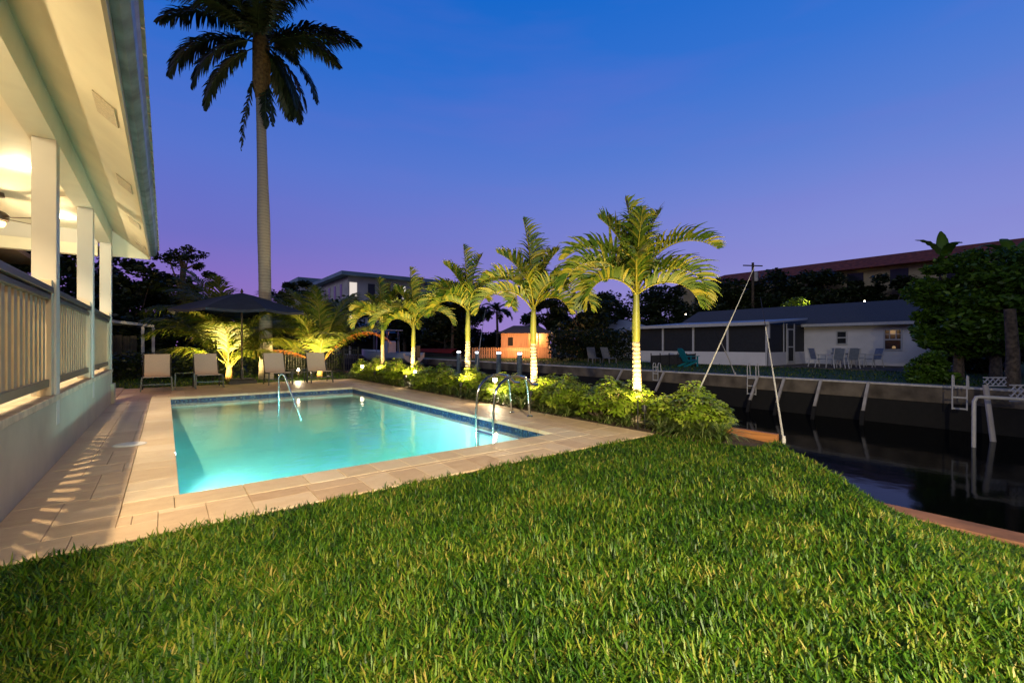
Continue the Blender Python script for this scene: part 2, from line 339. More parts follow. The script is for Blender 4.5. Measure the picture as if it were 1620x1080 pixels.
# ================================================================== TERRAIN, CANAL
struct(MB().add([(-1500,-1500,-2.6),(1500,-1500,-2.6),(1500,1500,-2.6),(-1500,1500,-2.6)], [(0,1,2,3)]).build('ground', M['soil']))
PX0, PX1, PY0, PY1 = .06, 4.02, 4.28, 12.30         # pool opening
def crest(y):
    return float(np.interp(y, [-.5, .4, 1.0, 1.3, 1.66, 2.1, 2.35], [2.6, 3.0, 3.9, 4.5, 5.0, 5.5, 5.95]))
def hz(x, y):
    z = -.02
    if y < 2.35 and x > crest(y):
        z -= .56 * min(1, (x - crest(y)) / max(.25, 5.78 - crest(y)))
    if y < 3.3:
        z += .02 * math.sin(1.7 * x + .6) * math.sin(1.3 * y + .4) * min(1, (3.3 - y))
    if 2.35 < y < 3.3 and x > 5.25: z = -.02 - .12 * min(1, (x - 5.25) * 3)
    return z
xs = sorted(set([-90, -40, -20, -8, -3] + [round(v, 3) for v in np.linspace(-.85, 6.05, 58)] + [PX0, PX1]))
ys = sorted(set([-60, -20, -8] + [round(v, 3) for v in np.linspace(-4, 3.5, 50)] + [PY0, PY1, 15.4, 18, 22, 30, 45, 70]))
V = [(x, y, hz(x, y)) for y in ys for x in xs]; Q = []; nx = len(xs)
for j in range(len(ys)-1):
    for i in range(nx-1):
        cx, cy = (xs[i]+xs[i+1])/2, (ys[j]+ys[j+1])/2
        if PX0 < cx < PX1 and PY0 < cy < PY1: continue
        Q.append((j*nx+i, j*nx+i+1, (j+1)*nx+i+1, (j+1)*nx+i))
struct(npmesh('lawn_ground', V, Q, M['lawn'], smooth=True))
M['far_turf'] = mat('far_turf', (.035, .085, .012), .95, var=.3, scale=3)
struct(MB().box(18.15, 900, -300, 600, -2.5, -.05).build('far_bank', M['far_turf']))
struct(MB().add([(5.9,-200,-1.3),(18.3,-200,-1.3),(18.3,500,-1.3),(5.9,500,-1.3)], [(0,1,2,3)]).build('canal_water', M['canal']))
# seawalls
w = thing('seawall', 'stained concrete seawall with a thin white cap across the canal', 'seawall', (18, 20, 0))
MB().box(-.1,.15,-80,220,-.55,-.10).build('wall', M['concrete'], w)
MB().box(-.07,.15,-80,220,-2.5,-.551).build('stained_wall', M['algae'], w)
MB().box(-.13,.22,-80,220,-.098,-.045).build('cap', M['capwhite'], w)
w = thing('seawall', 'low seawall with a reddish brown cap at the foot of the lawn slope', 'seawall', (5.9, 0, 0))
MB().box(-.1,.14,-30,2.3,-2.5,-.60).build('wall', M['concrete'], w)
MB().box(-.14,.17,-30,2.32,-.598,-.53).build('cap', M['redcap'], w, bevel=.01)
w = thing('seawall', 'seawall behind the planting bed topped by an orange timber board', 'seawall', (6.05, 2.45, 0))
MB().box(0,.2,0,67,-2.5,-.14).build('wall', M['concrete'], w)
MB().box(0,.07,0,67,-.138,.03).build('edge_board', M['orange_wood'], w, bevel=.005)
tag(MB().add([(5.0,3.0,-.01),(5.25,2.55,-.015),(5.6,2.34,-.05),(6.04,2.36,-.10),(6.04,3.3,-.03),(5.0,3.6,.0)], [(0,1,2,3,4,5)]).build('mulch_patch', M['soil']), 'bare dark soil patch between the lawn and the orange board', 'soil', kind='stuff')
tag(MB().box(5.03,6.04,3.45,16.2,-.05,.004).build('planting_bed', M['soil']), 'dark mulch of the planting bed under the shrubs', 'soil', kind='stuff')

# ================================================================== DECK + POOL
def pavers(rects, roww, lens, z1, z0=-.04, along='x', jitter=.002, gap=.004):
    V, Q, T = [], [], []
    for (x0, x1, y0, y1) in rects:
        a0, a1, b0, b1 = (x0, x1, y0, y1) if along == 'x' else (y0, y1, x0, x1)
        b = b0
        while b < b1 - .02:
            w = random.choice(roww); e = min(b + w, b1)
            if b1 - e < .08: e = b1
            a = a0 - random.random() * lens[0]
            while a < a1:
                l = random.choice(lens); p, q = max(a, a0), min(a + l, a1)
                if q - p > .02:
                    zz = z1 + random.uniform(-jitter, jitter); g = gap / 2; bv = .002
                    rx = (p+g, q-g, b+g, e-g)
                    lo = [(rx[0],rx[2]),(rx[1],rx[2]),(rx[1],rx[3]),(rx[0],rx[3])]
                    hi = [(rx[0]+bv,rx[2]+bv),(rx[1]-bv,rx[2]+bv),(rx[1]-bv,rx[3]-bv),(rx[0]+bv,rx[3]-bv)]
                    if along != 'x': lo = [(s_[1], s_[0]) for s_ in lo][::-1]; hi = [(s_[1], s_[0]) for s_ in hi][::-1]
                    o_ = len(V); V += [(u, v, z0) for u, v in lo] + [(u, v, zz-bv) for u, v in lo] + [(u, v, zz) for u, v in hi]
                    for r0 in (0, 4):
                        for k in range(4): Q.append((o_+r0+k, o_+r0+(k+1)%4, o_+r0+4+(k+1)%4, o_+r0+4+k))
                    Q.append((o_+8, o_+9, o_+10, o_+11)); T += [random.gauss(.38, .24)] * 12
                a += l
            b = e
    return V, Q, T
CO = .31                                               # coping width
DX0, DX1, DY0, DY1 = -.85, 5.02, 3.5, 15.4
def ashlar(x0, x1, y0, y1, u=.135, z1=0, z0=-.04, skip=None):
    nx_, ny_ = int(math.ceil((x1-x0)/u)), int(math.ceil((y1-y0)/u)); occ = [[False]*ny_ for _ in range(nx_)]; V, Q, T = [], [], []
    for j_ in range(ny_):
        for i_ in range(nx_):
            if occ[i_][j_]: continue
            sz = [(3,2),(2,3),(2,2),(2,1),(1,2),(3,1),(1,1)]; random.shuffle(sz); sz.sort(key=lambda q: -q[0]*q[1]+random.random()*6)
            for (a, b_) in sz:
                if i_+a <= nx_ and j_+b_ <= ny_ and not any(occ[i_+p][j_+q] for p in range(a) for q in range(b_)): break
            for p in range(a):
                for q in range(b_): occ[i_+p][j_+q] = True
            xa, xb, ya, yb = x0+i_*u, min(x1, x0+(i_+a)*u), y0+j_*u, min(y1, y0+(j_+b_)*u)
            for (ra, rb, rc, rd) in clip_rects(xa, xb, ya, yb):
                if rb-ra < .015 or rd-rc < .015: continue
                zz = z1+random.uniform(-.0008, .0008); g = .0015; bv = .002; o_ = len(V)
                lo = [(ra+g,rc+g),(rb-g,rc+g),(rb-g,rd-g),(ra+g,rd-g)]; hi = [(ra+g+bv,rc+g+bv),(rb-g-bv,rc+g+bv),(rb-g-bv,rd-g-bv),(ra+g+bv,rd-g-bv)]
                V += [(m_,n_,z0) for m_,n_ in lo]+[(m_,n_,zz-bv) for m_,n_ in lo]+[(m_,n_,zz) for m_,n_ in hi]
                for r0 in (0, 4):
                    for k_ in range(4): Q.append((o_+r0+k_,o_+r0+(k_+1)%4,o_+r0+4+(k_+1)%4,o_+r0+4+k_))
                Q.append((o_+8,o_+9,o_+10,o_+11)); T += [random.gauss(.46, .13)]*12
    return V, Q, T
def clip_rects(xa, xb, ya, yb):                        # keep only what lies outside the coping ring
    hx0, hx1, hy0, hy1 = PX0-CO, PX1+CO, PY0-CO, PY1+CO; out = []
    if xb <= hx0 or xa >= hx1 or yb <= hy0 or ya >= hy1: return [(xa, xb, ya, yb)]
    if xa < hx0: out.append((xa, hx0, ya, yb)); xa = hx0
    if xb > hx1: out.append((hx1, xb, ya, yb)); xb = hx1
    if ya < hy0: out.append((xa, xb, ya, hy0))
    if yb > hy1: out.append((xa, xb, hy1, yb))
    return out
V, Q, T = ashlar(DX0, DX1, DY0, DY1)
struct(npmesh('pool_deck', V, Q, M['paver'], tone=T))
struct(MB().box(DX0, PX0-.2, DY0, DY1, -.06, -.012).box(PX1+.2, DX1, DY0, DY1, -.06, -.012).box(PX0-.2, PX1+.2, PY1+.2, DY1, -.06, -.012).box(PX0-.2, PX1+.2, DY0, PY0-.2, -.06, -.012).build('deck_joint_sand', mat('joint_sand', (.24, .17, .10), .95)))
# paving strip continuing left behind the house corner
V, Q, T = pavers([(-3.2, DX0-.01, 12.35, 15.9)], [.3, .4], [.3, .5, .6], -.002)
struct(npmesh('side_path', V, Q, M['paver'], tone=T))
pool = thing('swimming_pool', 'rectangular lit swimming pool with turquoise plaster and travertine coping', 'pool', (2, 8, 0))
def pbuild(o): o.parent = pool; o.location = (-2, -8, 0); return o
V1, Q1, T1 = pavers([(PX0-CO, PX0+.03, PY0, PY1), (PX1-.03, PX1+CO, PY0, PY1)], [.40, .6], [CO+.03], .004, -.045)
V2, Q2, T2 = pavers([(PX0-CO, PX1+CO, PY0-CO, PY0+.03), (PX0-CO, PX1+CO, PY1-.03, PY1+CO)], [CO+.03], [.4, .6], .004, -.045)
def fix(V, Q, T):                                      # coping stones are laid whole: no partial lengths
    return V, Q, T
def cop(x0, x1, y0, y1, along):
    V, Q, T = [], [], []; a0, a1 = (x0, x1) if along == 'x' else (y0, y1); a = a0
    while a < a1 - .01:
        l = random.choice((.3, .3, .45)); e = a + l
        if a1 - e < .25: e = a1
        r_ = (a+.002, e-.002, y0, y1) if along == 'x' else (x0, x1, a+.002, e-.002)
        z = .001; bv = .004; o_ = len(V)
        lo = [(r_[0],r_[2]),(r_[1],r_[2]),(r_[1],r_[3]),(r_[0],r_[3])]; hi = [(r_[0]+bv,r_[2]+bv),(r_[1]-bv,r_[2]+bv),(r_[1]-bv,r_[3]-bv),(r_[0]+bv,r_[3]-bv)]
        V += [(u,v,-.045) for u,v in lo]+[(u,v,z-bv) for u,v in lo]+[(u,v,z) for u,v in hi]
        for r0 in (0, 4):
            for k in range(4): Q.append((o_+r0+k,o_+r0+(k+1)%4,o_+r0+4+(k+1)%4,o_+r0+4+k))
        Q.append((o_+8,o_+9,o_+10,o_+11)); Q.append((o_+3,o_+2,o_+1,o_)); T += [random.gauss(.5, .13)]*12; a = e
    return V, Q, T
VV, QQ, TT = [], [], []
for args in ((PX0-CO+.003, PX0+.025, PY0+.028, PY1-.028, 'y'), (PX1-.025, PX1+CO-.003, PY0+.028, PY1-.028, 'y'), (PX0-CO+.003, PX1+CO-.003, PY0-CO+.003, PY0+.025, 'x'), (PX0-CO+.003, PX1+CO-.003, PY1-.025, PY1+CO-.003, 'x')):
    V, Q, T = cop(*args); o_ = len(VV); VV += V; QQ += [tuple(i+o_ for i in q) for q in Q]; TT += T
pbuild(npmesh('coping', VV, QQ, M['coping'], tone=TT))
wl, fl = -.10, -1.35
b = MB()                                               # basin: inner shell with shelf and steps at the far end
b.add([(PX0,PY0,-.045),(PX1,PY0,-.045),(PX1,PY1,-.045),(PX0,PY1,-.045),(PX0,PY0,fl),(PX1,PY0,fl),(PX1,PY1,fl),(PX0,PY1,fl)],
      [(0,1,5,4),(1,2,6,5),(2,3,7,6),(3,0,4,7),(4,5,6,7)])
pf_ = [(PY1-.001, fl+.001), (PY1-.001, -.26), (11.4, -.28), (11.15, -.31), (10.95, -.37), (10.7, -.46), (10.3, -.60), (9.8, -.78), (9.2, -.97), (8.5, -1.17), (7.6, -1.34)]
b.add([(PX0+.001, y_, z_) for y_, z_ in pf_] + [(PX1-.001, y_, z_) for y_, z_ in pf_], [(i, (i+1) % 11, (i+1) % 11 + 11, i+11) for i in range(11)])
pbuild(b.build('basin', M['plaster']))
b = MB(); tb = -.20
b.box(PX0+.001, PX0+.009, PY0+.01, PY1-.01, tb, -.046).box(PX1-.009, PX1-.001, PY0+.01, PY1-.01, tb, -.046).box(PX0+.001, PX1-.001, PY0+.001, PY0+.009, tb, -.046).box(PX0+.001, PX1-.001, PY1-.009, PY1-.001, tb, -.046)
pbuild(b.build('waterline_tile', M['mosaic']))
struct(MB().box(PX0+.0095, PX1-.0095, PY0+.0095, PY1-.0095, fl+.002, wl).build('pool_water', M['pool_water']))
def pool_lamp(loc, d, watt):
    o = MB().lathe([(.13, 0), (.13, .02), (.10, .035), (.02, .04)]).build('pool_lamp', M['bulb_w'], pool)
    o.location = Vector(loc) - Vector((2, 8, 0)); o.rotation_euler = Vector(d).to_track_quat('Z', 'Y').to_euler()
    lamp('pool_lamp_light', 'SPOT', watt, (.86, .98, 1), Vector(loc) + Vector(d) * .07 - Vector((2, 8, 0)), pool, .09, Vector(loc) + Vector(d) * 2 - Vector((2, 8, 0)) + Vector((0, 0, -.45)), 150, 1.0)
pool_lamp((2.3, PY0+.02, -.62), (0, 1, 0), 1500)
pool_lamp((PX0+.02, 8.3, -.7), (1, 0, 0), 160)
o = MB().lathe([(.022, 0), (.022, .012), (.012, .016)]).build('edge_dot', M['bulb_w'], pool); o.location = Vector((PX0+.012, 6.0, -.02)) - Vector((2, 8, 0)); o.rotation_euler = (0, R(90), 0)  # small emissive white dot at the pool edge
# skimmer lid
p = G(205, 703); k = thing('skimmer_lid', 'round white skimmer lid set flush in the paving beside the pool', 'lid', (p.x, p.y, 0))
MB().lathe([(.145, 0), (.145, .006), (.14, .009), (.05, .010)], n=32).build('lid', M['lid'], k, smooth=True)
MB().lathe([(.158, 0), (.158, .0035), (.150, .004)], n=32).build('rim', M['pvc'], k)
# single hand rail in the shallow end
hr = thing('pool_handrail', 'bent chrome grab rail standing in the shallow end of the pool', 'handrail', (1.93, 10.75, -.50))
MB().tube([(0,0,0),(0,0,.92),(.01,0,.98),(.045,-.01,1.015),(.085,-.02,1.005),(.115,-.03,.96),(.36,-.12,.20),(.42,-.14,-.04)], .017, 10).build('rail', M['chrome'], hr, smooth=True)
# ladder
ld = thing('pool_ladder', 'arched chrome ladder at the pool edge between deck and water', 'ladder', (4.3, 5.8, 0))
for dy, dx in ((.2, 0), (-.27, 0)):
    pts = [(-.40, dy, -.95), (-.40, dy, .10), (-.385, dy, .27)]
    for k in range(9):
        a = R(170 - k * 17); pts.append((.02 + .40 * math.cos(a), dy, .33 + .33 * math.sin(a)))
    pts += [(.47, dy, .50)]
    MB().tube(pts, .021, 10).build('rail', M['chrome'], ld, smooth=True)
    MB().tube([(.22, dy, .645), (.27, dy, .45), (.31, dy, .0)], .02, 10).lathe([(.05, .002), (.05, .012), (.022, .03)], (.31, dy, 0)).build('anchor_leg', M['chrome'], ld, smooth=True)
for z in (-.22, -.5, -.78):
    MB().box(-.43, -.35, -.27, .2, z-.015, z+.015).build('tread', M['chrome'], ld, bevel=.005)

# ================================================================== HOUSE WITH PORCH
WX = -.85; ZF = .66; EY = 12.05
hs = thing('house', 'cream house with a raised lit porch, white square posts and a wide eave', 'house', (WX, 4, 0))
def hb(b, name, m, parent=None, **kw):
    o = b.build(name, m, parent or hs, **kw)
    if parent is None: o.location = (-WX, -4, 0)
    return o
hb(MB().box(WX-.2, WX, -9, EY, -.05, ZF-.062).box(-6, WX-.2, EY-.2, EY, -.05, ZF-.062), 'base_wall', M['stucco'])
hb(MB().box(WX-.0, WX+.05, EY-.25, EY+.03, -.02, .38), 'wall_foot', M['stucco'])
hb(MB().box(-6, WX-.18, -9, EY-.02, ZF-.06, ZF-.003), 'floor', M['floor'])
hb(MB().box(WX-.178, WX+.012, -9, EY+.03, ZF-.06, ZF), 'ledge', M['ledge'], bevel=.006)
posts = [-7.8, -5.0, -2.2, .6, 3.4, 6.22, 9.02, 11.85]
BW = .17
for y in posts:
    hb(MB().box(WX-BW, WX+.004, y, y+BW, ZF-.3, 3.15), 'post', M['white'], bevel=.006)
XR = -.915                                             # railing line
for y0, y1 in zip(posts[:-1], posts[1:]):
    a, c = y0 + BW + .005, y1 - .005
    r = hb(MB().box(XR-.065, XR+.065, a, c-.11, 1.64, 1.70).box(XR-.045, XR+.045, a, c-.11, 1.575, 1.625).box(XR-.035, XR+.035, a, c-.11, .745, .82), 'railing', M['rail'], bevel=.006)
    hb(MB().box(XR-.05, XR+.05, c-.105, c-.005, ZF+.002, 1.77), 'newel', M['tan'], bevel=.004)
    n = 15; L = c - .11 - a
    for i in range(n):
        yc = a + (i + .5) * L / n
        MB().box(XR-.012, XR+.012, yc-.047, yc+.047, .82, 1.575).build('baluster', M['baluster'], r)
hb(MB().box(WX-.20, WX+.0, -9, EY, 3.152, 3.52), 'beam', M['beam'])
hb(MB().box(-6, WX-.2, EY-.18, EY-.02, 2.88, 3.09), 'end_beam', M['beam'])
hb(MB().box(-6, WX-.2, EY-.14, EY-.03, 3.093, 3.36), 'frieze', M['white'])
hb(MB().box(-6, WX-.2, -9, EY, 3.36, 3.42), 'ceiling', M['ceiling'])
hb(MB().box(-6.2, -6, -9, EY, -.05, 3.4), 'back_wall', M['stucco'])
# sloping eave soffit, fascia, gutter, roof
EX = -.27; ZI, ZO = 3.46, 2.985
hb(MB().add([(WX+.001,-9,ZI),(EX,-9,ZO),(EX,EY+.25,ZO),(WX+.001,EY+.25,ZI),(WX+.001,-9,ZI+.03),(EX,-9,ZO+.03),(EX,EY+.25,ZO+.03),(WX+.001,EY+.25,ZI+.03)],
     [(0,3,2,1),(4,5,6,7),(0,1,5,4),(1,2,6,5),(2,3,7,6),(3,0,4,7)]), 'soffit', M['soffit'])
hb(MB().add([(WX-.2,EY+.23,ZO-.03),(EX,EY+.23,ZO-.03),(EX,EY+.23,3.1),(WX-.2,EY+.23,3.6),(WX-.2,EY+.27,ZO-.03),(EX,EY+.27,ZO-.03),(EX,EY+.27,3.1),(WX-.2,EY+.27,3.6)],
     [(0,1,2,3),(7,6,5,4),(0,4,5,1),(1,5,6,2),(2,6,7,3),(3,7,4,0)]), 'eave_end', M['soffit'])
hb(MB().box(EX, EX+.022, -9, EY+.27, ZO-.035, 3.16), 'fascia', M['tan'])
prof = [(EX+.024, 3.14), (EX+.024, 3.03), (EX+.07, 3.025), (EX+.115, 3.07), (EX+.125, 3.12), (EX+.145, 3.15), (EX+.135, 3.155), (EX+.11, 3.125), (EX+.10, 3.08), (EX+.06, 3.04), (EX+.034, 3.045), (EX+.034, 3.14)]
b = MB(); n = len(prof)
b.add([(x, -9, z) for x, z in prof] + [(x, EY+.27, z) for x, z in prof], [(i, (i+1)%n, (i+1)%n+n, i+n) for i in range(n)] + [tuple(range(n))[::-1], tuple(range(n, 2*n))])
hb(b, 'gutter', M['gutter'])
b = MB(); y = -9.0
while y < EY + .25:
    b.add([(EX+.03, y, 3.20), (EX+.165, y, 3.165), (EX+.165, y+.325, 3.175), (EX+.03, y+.325, 3.21), (EX+.03, y, 3.235), (EX+.165, y, 3.20), (EX+.165, y+.325, 3.21), (EX+.03, y+.325, 3.245)],
          [(0,3,2,1),(4,5,6,7),(0,1,5,4),(1,2,6,5),(2,3,7,6),(3,0,4,7)]); y += .335
hb(b, 'eave_tiles', M['tile_edge'])
hb(MB().add([(-6,-9,6.2),(EX+.03,-9,3.2),(EX+.03,EY+.3,3.2),(-6,EY+.3,6.2),(-6,-9,6.15),(EX+.03,-9,3.165),(EX+.03,EY+.3,3.165),(-6,EY+.3,6.15)],
     [(0,1,2,3),(7,6,5,4),(0,4,5,1),(1,5,6,2),(2,6,7,3),(3,7,4,0)]), 'roof', M['tile_edge'])
sl = Vector((EX-WX, 0, ZO-ZI)).normalized(); nn = Vector((sl.z, 0, -sl.x)) * -1
for py in (173, 291, 352, 388):                        # screened vents near the eave edge
    d = (H - 3.08) * F / (545 - py) * -1; k = at(0, 1)
    # place along the soffit where its photo row meets x = EX-.12
    xx = EX - .115; zz = ZO + (ZI-ZO) * .115 / (EX-WX) * 1
    dd = F * (zz - H) / (545 - py); ll = (xx - dd * SN) / CS; yy = dd * CS - ll * SN
    b = MB(); Mx = Matrix.Translation((xx, yy, zz - .004)) @ Matrix((( sl.x, 0, -sl.z, 0), (0, 1, 0, 0), (sl.z, 0, sl.x, 0), (0, 0, 0, 1)))
    b.box(-.085, .085, -.20, .20, -.010, 0, Mx)
    v = hb(b, 'soffit_vent', M['vent'])
for y in (-5.9, -3.1, -.3, 2.5, 5.3, 8.1, 10.9):
    o = hb(MB().lathe([(.075, -.012), (.08, 0)], (-1.42, y, 3.358), 24), 'ceiling_light', M['wafer'])
    lamp('ceiling_light_lamp', 'SPOT', 400, (1, .74, .42), (-1.42, y, 3.33), o, .03, (-1.20, y, 0), 84, .7)
    lamp('ceiling_light_glow', 'POINT', 20, (1, .80, .50), (-1.42, y, 3.25), o, .04)
fl0 = thing('eave_fill_light', 'white fill lamp added out of view under the near end of the house eave', 'floodlight', (-.1, -3.3, 2.86))
MB().box(-.05, .05, -.04, .04, .0, .1).lathe([(.06, -.02), (.075, .02), (.02, .06)], n=16).build('housing', M['white'], fl0)
lamp('eave_fill_lamp', 'SPOT', 5600, (1, .83, .54), (.02, .06, -.1), fl0, .06, (6.0, 8.4, -2.9), 92, .9)  # unseen fill lamp, added to brighten lawn and deck
# wing seen past the far porch opening
wg = thing('house_wing', 'amber lit house wing under a dark eave seen past the porch end', 'house', (-2.6, 14, 0))
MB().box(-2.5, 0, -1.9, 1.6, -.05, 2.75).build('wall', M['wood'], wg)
MB().box(-.001, .03, -1.9, 1.6, 2.52, 2.75).build('trim', M['tan'], wg)
wf = MB().box(.0, .05, .35, .42, 1.2, 2.45).box(.0, .05, 1.0, 1.07, 1.2, 2.45).box(0, .05, .42, 1.0, 2.38, 2.45).box(0, .05, .42, 1.0, 1.2, 1.27).build('window', M['orange_wood'], wg)
MB().box(.005, .02, .42, 1.0, 1.27, 2.38).build('pane', M['glowwin'], wf)
MB().poly([(-2.6,-1.9,3.15),(.1,-1.9,3.15),(.1,2.4,3.15),(-2.6,2.4,3.15)], (0,0,.1)).build('roof', M['dark_roof'], wg)
lamp('wing_lamp', 'POINT', 60, (1, .55, .2), (.9, .2, 2.7), wg, .05)
# ceiling fan
fan = thing('ceiling_fan', 'dark bronze ceiling fan with a lit globe under the porch ceiling', 'ceiling fan', (-1.93, 9.75, 3.0))
MB().tube([(0,0,.05),(0,0,.36)], .018, 10).lathe([(.07, .30), (.06, .36)]).build('rod', M['fan'], fan)
MB().lathe([(.05, -.06), (.11, -.04), (.12, .03), (.07, .08), (.02, .10)], n=20).build('motor', M['fan'], fan, smooth=True)
for k in range(5):
    a = R(72 * k - 33)
    Mx = Matrix.Rotation(a, 4, 'Z') @ Matrix.Rotation(R(10), 4, 'X')
    b = MB(); pr = [(.10, -.025), (.20, -.055), (.52, -.05), (.56, -.03), (.55, .05), (.20, .055), (.10, .025)]
    b.poly([Mx @ Vector((x, y, 0)) for x, y in pr], (0, 0, -.008)).build('blade', M['fan'], fan)
MB().lathe([(.02, -.14), (.06, -.125), (.08, -.09), (.075, -.06)], n=16).build('globe', emit('globe_glow', (1, .6, .25), 5), fan, smooth=True)

lamp('fan_lamp', 'POINT', 80, (1, .76, .45), (0, 0, -.20), fan, .06)
for k, (yy, lab) in enumerate(((4.2, 'added unseen dark bronze ceiling fan over the near half of the porch'), (-1.4, 'added unseen dark bronze ceiling fan at the near end of the porch'))):
    f2 = copy_tree(fan); f2.location = (-1.93, yy, 3.0); f2['label'] = lab  # fans added out of view so their lamps fill soffit and deck
# ================================================================== POOLSIDE FURNITURE
ch = thing('lounge_chair', 'x', 'lounge chair', (0, 0, 0), 0, 'sling lounge chairs at the end of the pool')
wd = .56
MB().add([(-wd/2+.02, 0, .36), (wd/2-.02, 0, .36), (wd/2-.02, .34, .345), (wd/2-.02, .66, .34), (-wd/2+.02, .66, .34), (-wd/2+.02, .34, .345),
          (-wd/2+.02, 0, .345), (wd/2-.02, 0, .345), (wd/2-.02, .34, .33), (wd/2-.02, .66, .325), (-wd/2+.02, .66, .325), (-wd/2+.02, .34, .33)],
         [(0,1,2,5),(5,2,3,4),(11,8,7,6),(10,9,8,11),(0,6,7,1),(3,9,10,4),(1,7,8,2),(2,8,9,3),(4,10,11,5),(5,11,6,0)]).build('seat', M['sling'], ch)
MB().add([(-wd/2+.02, .66, .345), (wd/2-.02, .66, .345), (wd/2-.02, .80, .62), (wd/2-.02, .92, .90), (-wd/2+.02, .92, .90), (-wd/2+.02, .80, .62),
          (-wd/2+.02, .68, .335), (wd/2-.02, .68, .335), (wd/2-.02, .82, .61), (wd/2-.02, .94, .89), (-wd/2+.02, .94, .89), (-wd/2+.02, .82, .61)],
         [(0,1,2,5),(5,2,3,4),(11,8,7,6),(10,9,8,11),(0,6,7,1),(3,9,10,4),(1,7,8,2),(2,8,9,3),(4,10,11,5),(5,11,6,0)]).build('backrest', M['sling'], ch)
for sx in (-1, 1):
    MB().tube([(sx*wd/2, .0, .35), (sx*wd/2, .66, .33), (sx*wd/2, .93, .89)], .014, 8).build('side_rail', M['frame'], ch)
    MB().bar((sx*wd/2*1.03, .04, .345), (sx*wd/2*1.10, -.02, 0), .03).build('leg', M['frame'], ch)
    MB().bar((sx*wd/2*1.03, .62, .335), (sx*wd/2*1.08, .70, 0), .03).build('leg', M['frame'], ch)
    MB().bar((sx*wd/2*1.05, .01, .17), (sx*wd/2*1.05, .66, .17), .022).build('stretcher', M['frame'], ch)
MB().bar((-wd/2*1.07, 0, .17), (wd/2*1.07, 0, .17), .03).build('crossbar', M['frame'], ch)
cl = ['tan sling lounge chair closest to the house corner, facing the camera squarely',
      'tan sling lounge chair beside the glowing palm base and under the umbrella edge',
      'tan sling lounge chair in front of the tall palm trunk, behind the chrome grab rail',
      'tan sling lounge chair in front of the orange dry frond and bright uplight']
for i, (x, y, a) in enumerate(((-.17, 14.12, 0), (.93, 14.3, 3), (2.6, 14.2, 2), (3.74, 14.25, -2))):
    c = ch if i == 0 else copy_tree(ch); c.location = (x, y, 0); c.rotation_euler.z = R(a); c['label'] = cl[i]
tb_ = thing('side_table', 'small dark metal side table between the two chairs by the house', 'side table', (.40, 14.55, 0), 0, 'side tables between lounge chairs')
MB().box(-.22, .22, -.2, .2, .405, .42).build('table_top', M['frame'], tb_, bevel=.004)
for sx in (-1, 1):
    for sy in (-1, 1): MB().bar((sx*.2, sy*.18, .405), (sx*.21, sy*.19, 0), .024).build('leg', M['frame'], tb_)
c = copy_tree(tb_); c.location = (3.17, 14.65, 0); c['label'] = 'small dark metal side table with a path light glowing behind it'
# umbrella
um = thing('patio_umbrella', 'open charcoal patio umbrella on a bronze pole above the lounge chairs', 'umbrella', (1.81, 15.62, 0))
Rr = 1.80; zt, zr = 2.70, 2.13
b = MB(); nS = 8
for k in range(nS):
    a0, a1 = 2*math.pi*k/nS + .2, 2*math.pi*(k+1)/nS + .2
    rows = []
    for j in range(6):
        s_ = j/5; r_ = Rr*s_; z_ = zt - (zt-zr)*(s_**1.15)
        row = []
        for q in range(5):
            u = q/4; p = Vector((math.cos(a0), math.sin(a0), 0))*(1-u) + Vector((math.cos(a1), math.sin(a1), 0))*u
            sag = .05*s_*math.sin(math.pi*u)
            row.append((p.x*r_, p.y*r_, z_ - sag))
        rows.append(row)
    for j in range(5):
        for q in range(4): b.add([rows[j][q], rows[j+1][q], rows[j+1][q+1], rows[j][q+1]], [(0,1,2,3)])
    for q in range(4):
        p0, p1 = Vector(rows[5][q]), Vector(rows[5][q+1]); b.add([p0, p0-Vector((0,0,.07)), p1-Vector((0,0,.07)), p1], [(0,1,2,3)])
b.build('canopy', M['canvas'], um)
MB().tube([(0,0,.05),(0,0,2.72)], .024, 12).build('pole', M['bronze'], um, smooth=True)
MB().lathe([(.03, 2.70), (.045, 2.73), (.02, 2.80), (.005, 2.83)], n=12).build('finial', M['bronze'], um)
for k in range(nS):
    a = 2*math.pi*k/nS + .2; d = Vector((math.cos(a), math.sin(a), 0))
    r = MB().bar((0,0,2.66), d*Rr*.97 + Vector((0,0,zr-.0)), .018).build('rib', M['bronze'], um)
    MB().bar((0,0,2.2), d*Rr*.5 + Vector((0,0,2.39)), .014).build('strut', M['bronze'], r)
MB().box(-.36,.36,-.3,.3,-.02,.10).box(-.3,.3,-.24,.24,.10,.14).lathe([(.05,.14),(.045,.4),(.03,.42)]).build('base', M['black'], um, bevel=.01)

